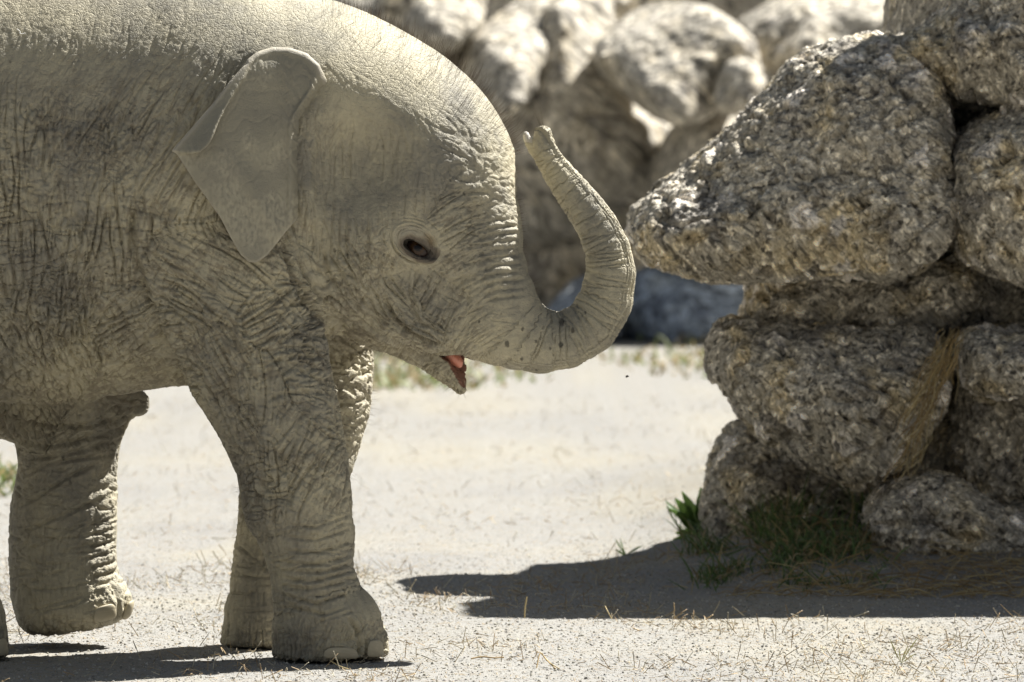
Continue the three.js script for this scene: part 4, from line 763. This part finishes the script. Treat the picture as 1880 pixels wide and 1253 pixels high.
  boulder('boulder', 'little grey stone half buried in the shaded grass under the pile', G, [[1452, 990], [1462, 950], [1492, 930], [1528, 942], [1550, 985], [1545, 1040], [1460, 1040]], -1.7, 0.06, { seed: 11, warp: 0.012, k: 0.05, cell: 0.009 });
  boulder('boulder', 'tall dark rock mass standing behind the pile and above it', G, [[1628, 90], [1636, -30], [1690, -130], [1900, -200], [2060, -260], [2300, -300], [2700, -300], [2800, 1060], [1660, 1060], [1640, 900], [1680, 500], [1670, 300]], -2.0, 0.3, { seed: 12, warp: 0.04, k: 0.2, edge: 0.012, cell: 0.03 });
  boulder('boulder', 'unseen tall rock added beyond the right border to cast the long ground shadow', G, [[1990, 500], [2000, 0], [2030, -720], [2090, -880], [2500, -900], [3050, -890], [3150, 1080], [1990, 1080]], -1.62, 0.2, { seed: 13, warp: 0.03, k: 0.12, edge: 0.03, cell: 0.03 });  // rock added out of view to throw the front edge of the ground shadow
  console.log('near rock triangles', rockTris);
  const B = 'blurred boulders of the rock wall in the background', bo = { edge: 0.02, cell: 0.05, warp: 0.065, freq: 2.4, amp: 1.1, tone: 1.2, grey: 1, grain: 2.5, facets: 7 };
  const bg = (label, pts, z, T, o = {}) => { const cx = pts.reduce((a, p) => a + p[0], 0) / pts.length, cy = pts.reduce((a, p) => a + p[1], 0) / pts.length; return boulder('background_boulder', label, B, pts.map(([a, b]) => [cx + (a - cx) * 1.1, cy + (b - cy) * 1.1]), z, T, { ...bo, ...o }); };
  bg('pale sunlit boulder rising behind the elephant’s forehead', [[846, 130], [872, 70], [920, 28], [1000, -20], [1050, -20], [1020, 60], [985, 130], [960, 190], [925, 215], [885, 190]], -11.3, 0.3, { seed: 21, lean: 1.35 });
  bg('tall grey shaded boulder face right of the pale sunlit one', [[960, 190], [1000, 40], [1040, 0], [1110, 5], [1130, 60], [1140, 160], [1150, 300], [1120, 430], [980, 430], [940, 300]], -11.6, 0.35, { seed: 22, lean: -0.05 });
  bg('pale boulder with a sunlit top and tan underside at the top centre', [[1104, 125], [1120, 60], [1190, 20], [1260, 8], [1330, 38], [1388, 90], [1380, 140], [1320, 180], [1290, 210], [1240, 222], [1190, 195], [1140, 165]], -11.2, 0.35, { seed: 23, lean: 1.15 });
  bg('long pale boulder top along the upper edge left of centre', [[1000, 10], [1030, -40], [1100, -60], [1170, -30], [1160, 20], [1100, 40], [1040, 40]], -11.9, 0.3, { seed: 24, lean: 1.2 });
  bg('small pale knob catching the sun above the sloping grey boulder', [[1310, 180], [1340, 120], [1380, 98], [1416, 118], [1408, 165], [1370, 205], [1330, 220]], -11.0, 0.2, { seed: 25, lean: 1.0 });
  bg('sloping grey boulder in shade left of the overhanging rock', [[1204, 300], [1230, 245], [1290, 205], [1360, 185], [1420, 160], [1480, 200], [1520, 330], [1420, 440], [1270, 430], [1216, 350]], -11.3, 0.35, { seed: 26, lean: 0.5 });
  bg('pale boulder at the upper right above the overhanging rock', [[1350, 60], [1400, 18], [1460, 0], [1540, -25], [1640, -10], [1660, 30], [1560, 60], [1480, 90], [1420, 128], [1380, 100]], -12.0, 0.4, { seed: 27, lean: 1.3 });
  bg('grey shaded boulder tucked under the pale one at the upper right', [[1430, 110], [1490, 45], [1560, 20], [1640, 40], [1680, 130], [1600, 180], [1480, 190]], -11.6, 0.3, { seed: 28 });
  bg('dark mass of rock in the hollow behind the raised trunk', [[880, 220], [980, 180], [1130, 170], [1215, 215], [1230, 350], [1200, 440], [880, 440]], -11.9, 0.75, { seed: 29, lean: -0.35 });
  bg('brownish rock ledge behind the bend of the trunk', [[940, 400], [980, 350], [1060, 335], [1130, 350], [1210, 360], [1210, 430], [940, 440]], -13.2, 0.3, { seed: 30, lean: -0.2 });
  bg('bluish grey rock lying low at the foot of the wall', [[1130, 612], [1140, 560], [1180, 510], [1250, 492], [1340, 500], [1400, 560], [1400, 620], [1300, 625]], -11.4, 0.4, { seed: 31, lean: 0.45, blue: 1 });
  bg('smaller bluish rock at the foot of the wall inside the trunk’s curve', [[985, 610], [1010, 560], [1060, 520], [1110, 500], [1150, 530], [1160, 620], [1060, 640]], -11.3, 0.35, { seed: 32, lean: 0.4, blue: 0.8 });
  bg('dark shaded boulder at the top left above the elephant’s neck', [[560, 60], [580, -60], [720, -90], [860, -70], [880, 20], [850, 100], [780, 150], [640, 140]], -11.6, 0.4, { seed: 33, lean: -0.2 });
  bg('grey boulder between the dark one and the pale sunlit one', [[740, 60], [770, 10], [830, -20], [880, 0], [870, 60], [820, 90], [760, 90]], -11.3, 0.25, { seed: 34, lean: 0.3 });
  bg('dark cave wall low behind the inner bend of the trunk', [[700, 620], [720, 300], [900, 200], [1400, 300], [1500, 400], [1500, 620]], -13.7, 0.35, { seed: 35, lean: -0.25 });
  tag(boulder('rock_wall', 'long dark rock wall closing the background behind all boulders', null, [[-900, 640], [-900, -260], [-300, -330], [400, -240], [900, -180], [1145, -140], [1500, -150], [1700, -260], [2200, -350], [2900, -300], [2900, 640]], -14.2, 0.5, { ...bo, seed: 36, cell: 0.09, edge: 0.2 }), null, 'rock wall');
  console.log('all rock triangles', rockTris);
}
// ================================================================ plants
const groundUnder = (px, z) => { const p = at(px, 900, z); p.y = groundY(p.x, z); return p; };
const blade = (bend, fold = 0.25) => {        // a grass blade of length 1 along y, width 1 to be scaled
  const pos = [], idx = [], n = 5; for (let i = 0; i <= n; i++) { const t = i / n, w = Math.sqrt(1 - t) * (0.55 + 0.45 * Math.min(1, t * 5)) + 0.01, y = Math.sin(t * 1.35) / 0.976, z = bend * t * t; pos.push(-w, y, z + fold * w * 0.02, 0, y, z, w, y, z + fold * w * 0.02); }
  for (let i = 0; i < n; i++) for (let k = 0; k < 2; k++) { const a = i * 3 + k; idx.push(a, a + 1, a + 4, a, a + 4, a + 3); }
  const g = new THREE.BufferGeometry(); g.setAttribute('position', new THREE.Float32BufferAttribute(pos, 3)); g.setIndex(idx); g.computeVertexNormals(); return g;
};
const leafMat = new THREE.MeshPhysicalMaterial({ color: 0xffffff, roughness: 0.75, transmission: 0.35, thickness: 0, side: THREE.DoubleSide });
function turf(name, label, spots, tint, seed, size, width) {
  const r = rng(seed), lists = [[], [], []], cols = [[], [], []];
  for (const [p, s] of spots) { const k = Math.floor(r() * 3), dry = r() < tint.dry, h = size * s * (0.5 + r()); lists[k].push(matrixAt(p, (r() - 0.5) * 1.7, r() * 6.283, (r() - 0.5) * 1.7, width * (0.6 + 0.7 * r()), h, h)); const v = 0.7 + 0.6 * r(); cols[k].push(dry ? new THREE.Color(0.36 * v, 0.28 * v, 0.13 * v) : new THREE.Color(tint.c[0] * v, tint.c[1] * v, tint.c[2] * v)); }
  const t = tag(thing(name, new THREE.Vector3()), label, 'grass', null, 'stuff');
  [0.35, 0.7, 1.1].forEach((b, k) => lists[k].length && scatter('blades', blade(b), leafMat, lists[k], cols[k], t));
  return t;
}
{
  const r = rng(61), spots = [], far = [], left = [];
  for (let i = 0; i < 12000; i++) { const z = -1.12 - 0.95 * r(), px = 1235 + 420 * r() - (z + 1.1) * 20, p = groundUnder(px, z), edge = step(1225, 1330, px) * step(1660, 1560, px) * step(-1.1, -1.3, z); if (r() < edge * clamp(0.25 + 2.0 * noise(p.x * 9, z * 6, 3))) spots.push([p, 0.6 + 0.5 * step(-1.3, -1.8, z)]); }
  turf('shaded_grass', 'dark green grass growing in the shade at the foot of the rock pile', spots, { c: [0.11, 0.18, 0.045], dry: 0.28 }, 62, 0.046, 0.0017);
  for (let i = 0; i < 5500; i++) { const z = -8.2 - 3.6 * r(), px = 560 + 860 * r(), p = groundUnder(px, z); if (r() < clamp(0.3 + 1.3 * noise(p.x * 1.5, z * 0.9, 8)) * step(1420, 1250, px)) far.push([p, 0.6 + 0.8 * r()]); }
  turf('distant_grass', 'strip of yellowish green grass far behind along the foot of the rock wall', far, { c: [0.24, 0.28, 0.10], dry: 0.5 }, 63, 0.028, 0.006);
  for (let i = 0; i < 160; i++) { const z = -3.6 - 0.8 * r(), p = groundUnder(-90 + 125 * r(), z); left.push([p, 0.6 + r() * 0.7]); }
  turf('sparse_grass', 'small patch of pale grass behind the raised hind leg at the left border', left, { c: [0.16, 0.21, 0.06], dry: 0.3 }, 64, 0.045, 0.0035);
}
{ // the broad-leaved weed in the sun at the left foot of the pile
  const leaf = (len, wid, curl) => { const pos = [], idx = [], n = 9; for (let i = 0; i <= n; i++) { const t = i / n, w = wid * Math.pow(Math.sin(Math.PI * Math.min(0.985, 0.06 + t * 0.93)), 0.8) * (0.55 + 0.5 * t) * (1 + 0.12 * Math.sin(t * 40)), y = len * t, z = curl * len * t * t; for (const [s, f] of [[-1, 0.22], [-0.5, 0.09], [0, 0], [0.5, 0.09], [1, 0.22]]) pos.push(s * w, y - Math.abs(s) * w * 0.2, z + f * w + 0.06 * w * Math.sin(t * 19 + s * 3)); }
    for (let i = 0; i < n; i++) for (let k = 0; k < 4; k++) { const a = i * 5 + k; idx.push(a, a + 1, a + 6, a, a + 6, a + 5); } const g = new THREE.BufferGeometry(); g.setAttribute('position', new THREE.Float32BufferAttribute(pos, 3)); g.setIndex(idx); g.computeVertexNormals(); return g; };
  const mats = [[0.12, 0.22, 0.04], [0.10, 0.18, 0.04], [0.15, 0.25, 0.06]].map((c) => new THREE.MeshPhysicalMaterial({ color: new THREE.Color(...c), roughness: 0.6, transmission: 0.6, thickness: 0, side: THREE.DoubleSide }));
  const root = groundUnder(1292, -2.0), w = tag(thing('leafy_weed', root), 'bright green broad leaved weed in the sun at the left foot of the rock pile', 'plant');
  const put = (parent, g, m, turn, tip, roll) => { const o = mesh('leaf', g, m, parent); o.rotation.set(tip, roll, turn, 'ZYX'); return o; };
  // [lean to the left, forward tip, roll, length, width]
  const L = [[1.15, 0.25, 0.5, 0.085, 0.017], [0.62, -0.1, -0.4, 0.10, 0.016], [1.42, 0.35, 0.7, 0.07, 0.015], [0.9, 0.5, 0.3, 0.09, 0.018], [0.3, 0.1, -0.5, 0.11, 0.014], [1.6, 0.1, 0.2, 0.066, 0.011], [-0.2, 0.4, 0.6, 0.09, 0.015], [0.75, -0.4, 0.9, 0.11, 0.013], [-0.6, 0.1, 0.4, 0.09, 0.014], [0.05, -0.3, 0.2, 0.1, 0.014], [1.75, -0.2, -0.6, 0.07, 0.010], [1.0, -0.3, -0.9, 0.1, 0.013]];
  L.forEach(([turn, tip, roll, len, wid], i) => [0.82, 0.6].forEach((k, q) => put(w, leaf(len * k, wid * k * 1.1, 0.25 + 0.3 * q), mats[(i + q) % 3], turn * (1 - 0.35 * q) - 0.15 * q, tip + 0.3 * q, roll - 0.5 * q)));
  const r2 = groundUnder(1150, -1.86), w2 = tag(thing('small_weed', r2), 'tiny green weed alone in the sunny sand left of the rock pile', 'plant');
  [[-1.5, 0.9, 0.034], [1.3, 1.0, 0.036], [-0.6, 0.7, 0.028], [0.5, 1.1, 0.032], [-2.2, 0.9, 0.03], [2.2, 0.6, 0.026], [-1.4, 1.3, 0.03]].forEach(([turn, tip, len], i) => put(w2, leaf(len, 0.0036, 0.3), mats[i % 3], turn * 0.7, (i % 3) * 0.4 - 0.3, tip));
  const r3 = groundUnder(1656, 0.22), w3 = tag(thing('grass_sprig', r3), 'thin dry green sprig standing in the gravel near the bottom right corner', 'plant');
  [[-1.5, 0.25, 0.05], [1.3, 0.2, 0.042], [-0.6, 0.5, 0.03], [1.0, 0.7, 0.028], [-2.2, 0.6, 0.03]].forEach(([turn, tip, len], i) => put(w3, leaf(len, 0.0012, 0.3), new THREE.MeshPhysicalMaterial({ color: new THREE.Color(0.30, 0.29, 0.12), roughness: 0.7, transmission: 0.3, thickness: 0, side: THREE.DoubleSide }), turn * 0.35, tip - 0.4, 0.3));
}
{ // dry grass: stems hanging down the face of the pile, and lying about its foot
  const r = rng(71), mats = [[0.36, 0.25, 0.10], [0.46, 0.37, 0.19], [0.25, 0.17, 0.07], [0.7, 0.68, 0.62]].map((c) => new THREE.MeshStandardMaterial({ color: new THREE.Color(...c), roughness: 0.75 }));
  const bundle = (name, label, paths, z) => { const t = tag(thing(name, z), label, 'dry grass', null, 'stuff'); const by = [[], [], []]; paths.forEach(([pts, w], i) => { const g = new THREE.TubeGeometry(new THREE.CatmullRomCurve3(pts.map((p) => p.clone().sub(z))), 9, w, 3); by[i % 3].push(g); }); by.forEach((b, k) => b.length && mesh('stems', mergeGeometries(b), mats[k], t)); };
  let paths = [];
  for (let i = 0; i < 150; i++) {
    const u = Math.pow(r(), 1.5), sx = mix(1752, 1676, u) + 40 * (r() - 0.5), sy = mix(612, 830, u) + 24 * (r() - 0.5), a = 1.25 + 0.6 * (r() - 0.4) + (r() < 0.15 ? 1.2 * (r() - 0.5) : 0), run = 35 + 95 * r() * (1 - 0.4 * u), z = -1.37 + 0.055 * r(), ex = sx - run * Math.cos(a) - 12, ey = Math.min(885, sy + run * Math.sin(a));
    const j = (k) => (r() - 0.5) * k; paths.push([[at(sx, sy, z - 0.02), at(mix(sx, ex, 0.3) + j(20), mix(sy, ey, 0.25) + j(14), z + 0.015), at(mix(sx, ex, 0.65) + j(22), mix(sy, ey, 0.7) + j(12), z + 0.02), at(ex + j(14), ey, z + 0.01 * r())], 0.0004 + 0.0005 * r()]);
  }
  bundle('hanging_dry_grass', 'tangle of tan dry grass hanging down the face of the rock pile', paths, at(1700, 740, -1.34));
  paths = [];
  for (let i = 0; i < 420; i++) {
    const px = 1250 + 640 * Math.sqrt(r()), z = -1.02 - 0.55 * r(), p = groundUnder(px, z), a = r() * 6.283, l = 0.03 + 0.09 * r(), up = r() < 0.2 ? l * 0.7 * r() : l * 0.12 * r(), d = new THREE.Vector3(Math.cos(a) * l, 0, Math.sin(a) * l), q = p.clone().add(d), k = p.clone().addScaledVector(d, 0.5);
    q.y = groundY(q.x, q.z) + up; k.y = groundY(k.x, k.z) + up * 0.7 + 0.006 * r() + 0.003; p.y += 0.002; paths.push([[p, k, q], 0.0005 + 0.0007 * r()]);
  }
  bundle('fallen_dry_grass', 'dry grass stems lying in the shade round the foot of the rock pile', paths, groundUnder(1600, -1.3));
  // single stalks one can tell apart
  const single = (label, pts, w, k = 1) => { const o = pts[0].clone(), m = mesh('straw_stalk', new THREE.TubeGeometry(new THREE.CatmullRomCurve3(pts.map((p) => p.clone().sub(o))), 12, w, 5), mats[k]); m.position.copy(o); return tag(m, label, 'straw', 'single stalks of straw standing out on the ground'); };
  const g1 = groundUnder(963, -0.62), at1 = (px, z, h) => { const p = groundUnder(px, z); p.y += h; return p; };
  single('short pale stalk standing upright at the front edge of the rock’s shadow', [g1, g1.clone().add(new THREE.Vector3(0.001, 0.018, 0)), g1.clone().add(new THREE.Vector3(0.004, 0.036, 0))], 0.0013);
  single('bent pale stalk leaning at the shadow’s front edge, right of the upright stalk', [at1(1123, -0.6, 0.002), at1(1117, -0.6, 0.012), at1(1111, -0.61, 0.022)], 0.0009);
  single('forked orange straw bent into a tent in the foreground gravel', [at1(985, 0.27, 0.001), at1(993, 0.25, 0.022), at1(1000, 0.25, 0.014), at1(1020, 0.28, 0.001)], 0.0009, 0);
  single('long pale straw lying slantwise in the foreground gravel', [at1(1028, 0.3, 0.002), at1(1010, 0.26, 0.008), at1(992, 0.22, 0.02)], 0.0009);
  single('reddish brown twig lying flat in the foreground gravel', [at1(865, 0.13, 0.002), at1(885, 0.12, 0.004), at1(905, 0.12, 0.003), at1(925, 0.11, 0.003)], 0.0012, 2);
  single('pale straw lying under the toes of the near front foot', [at1(606, 0.27, 0.012), at1(622, 0.28, 0.006), at1(640, 0.29, 0.001)], 0.0009);
  { const z = depthAt(36, 58), p = at(36, 58, z + 0.002); single('tiny white straw lying on the elephant’s back at the upper left', [at(30, 53, z + 0.003), p, at(36, 62, z + 0.004), at(46, 61, z + 0.004)], 0.0008, 3); }
}
{ // a fly in the air
  const p = at(1152, 692, -0.2), f = tag(thing('fly', p), 'tiny dark fly in the air below the bend of the trunk', 'fly'), dark = new THREE.MeshStandardMaterial({ color: new THREE.Color(0.03, 0.025, 0.02), roughness: 0.5 });
  const b = mesh('body', new THREE.LatheGeometry([[0, -0.003], [0.0007, -0.0026], [0.0011, -0.001], [0.0009, 0.0002], [0.0012, 0.0012], [0.0008, 0.0022], [0, 0.0028]].map(([a, c]) => new THREE.Vector2(a, c)), 10), dark, f); b.rotation.z = -1.2;
  for (const s of [-1, 1]) { const w = mesh('wing', new THREE.SphereGeometry(1, 10, 6), dark, f); w.scale.set(0.0022, 0.0008, 0.00015); w.position.set(-0.001, 0.0014, s * 0.001); w.rotation.set(s * 0.5, 0, 0.5); }
}
renderer.render(scene, camera);
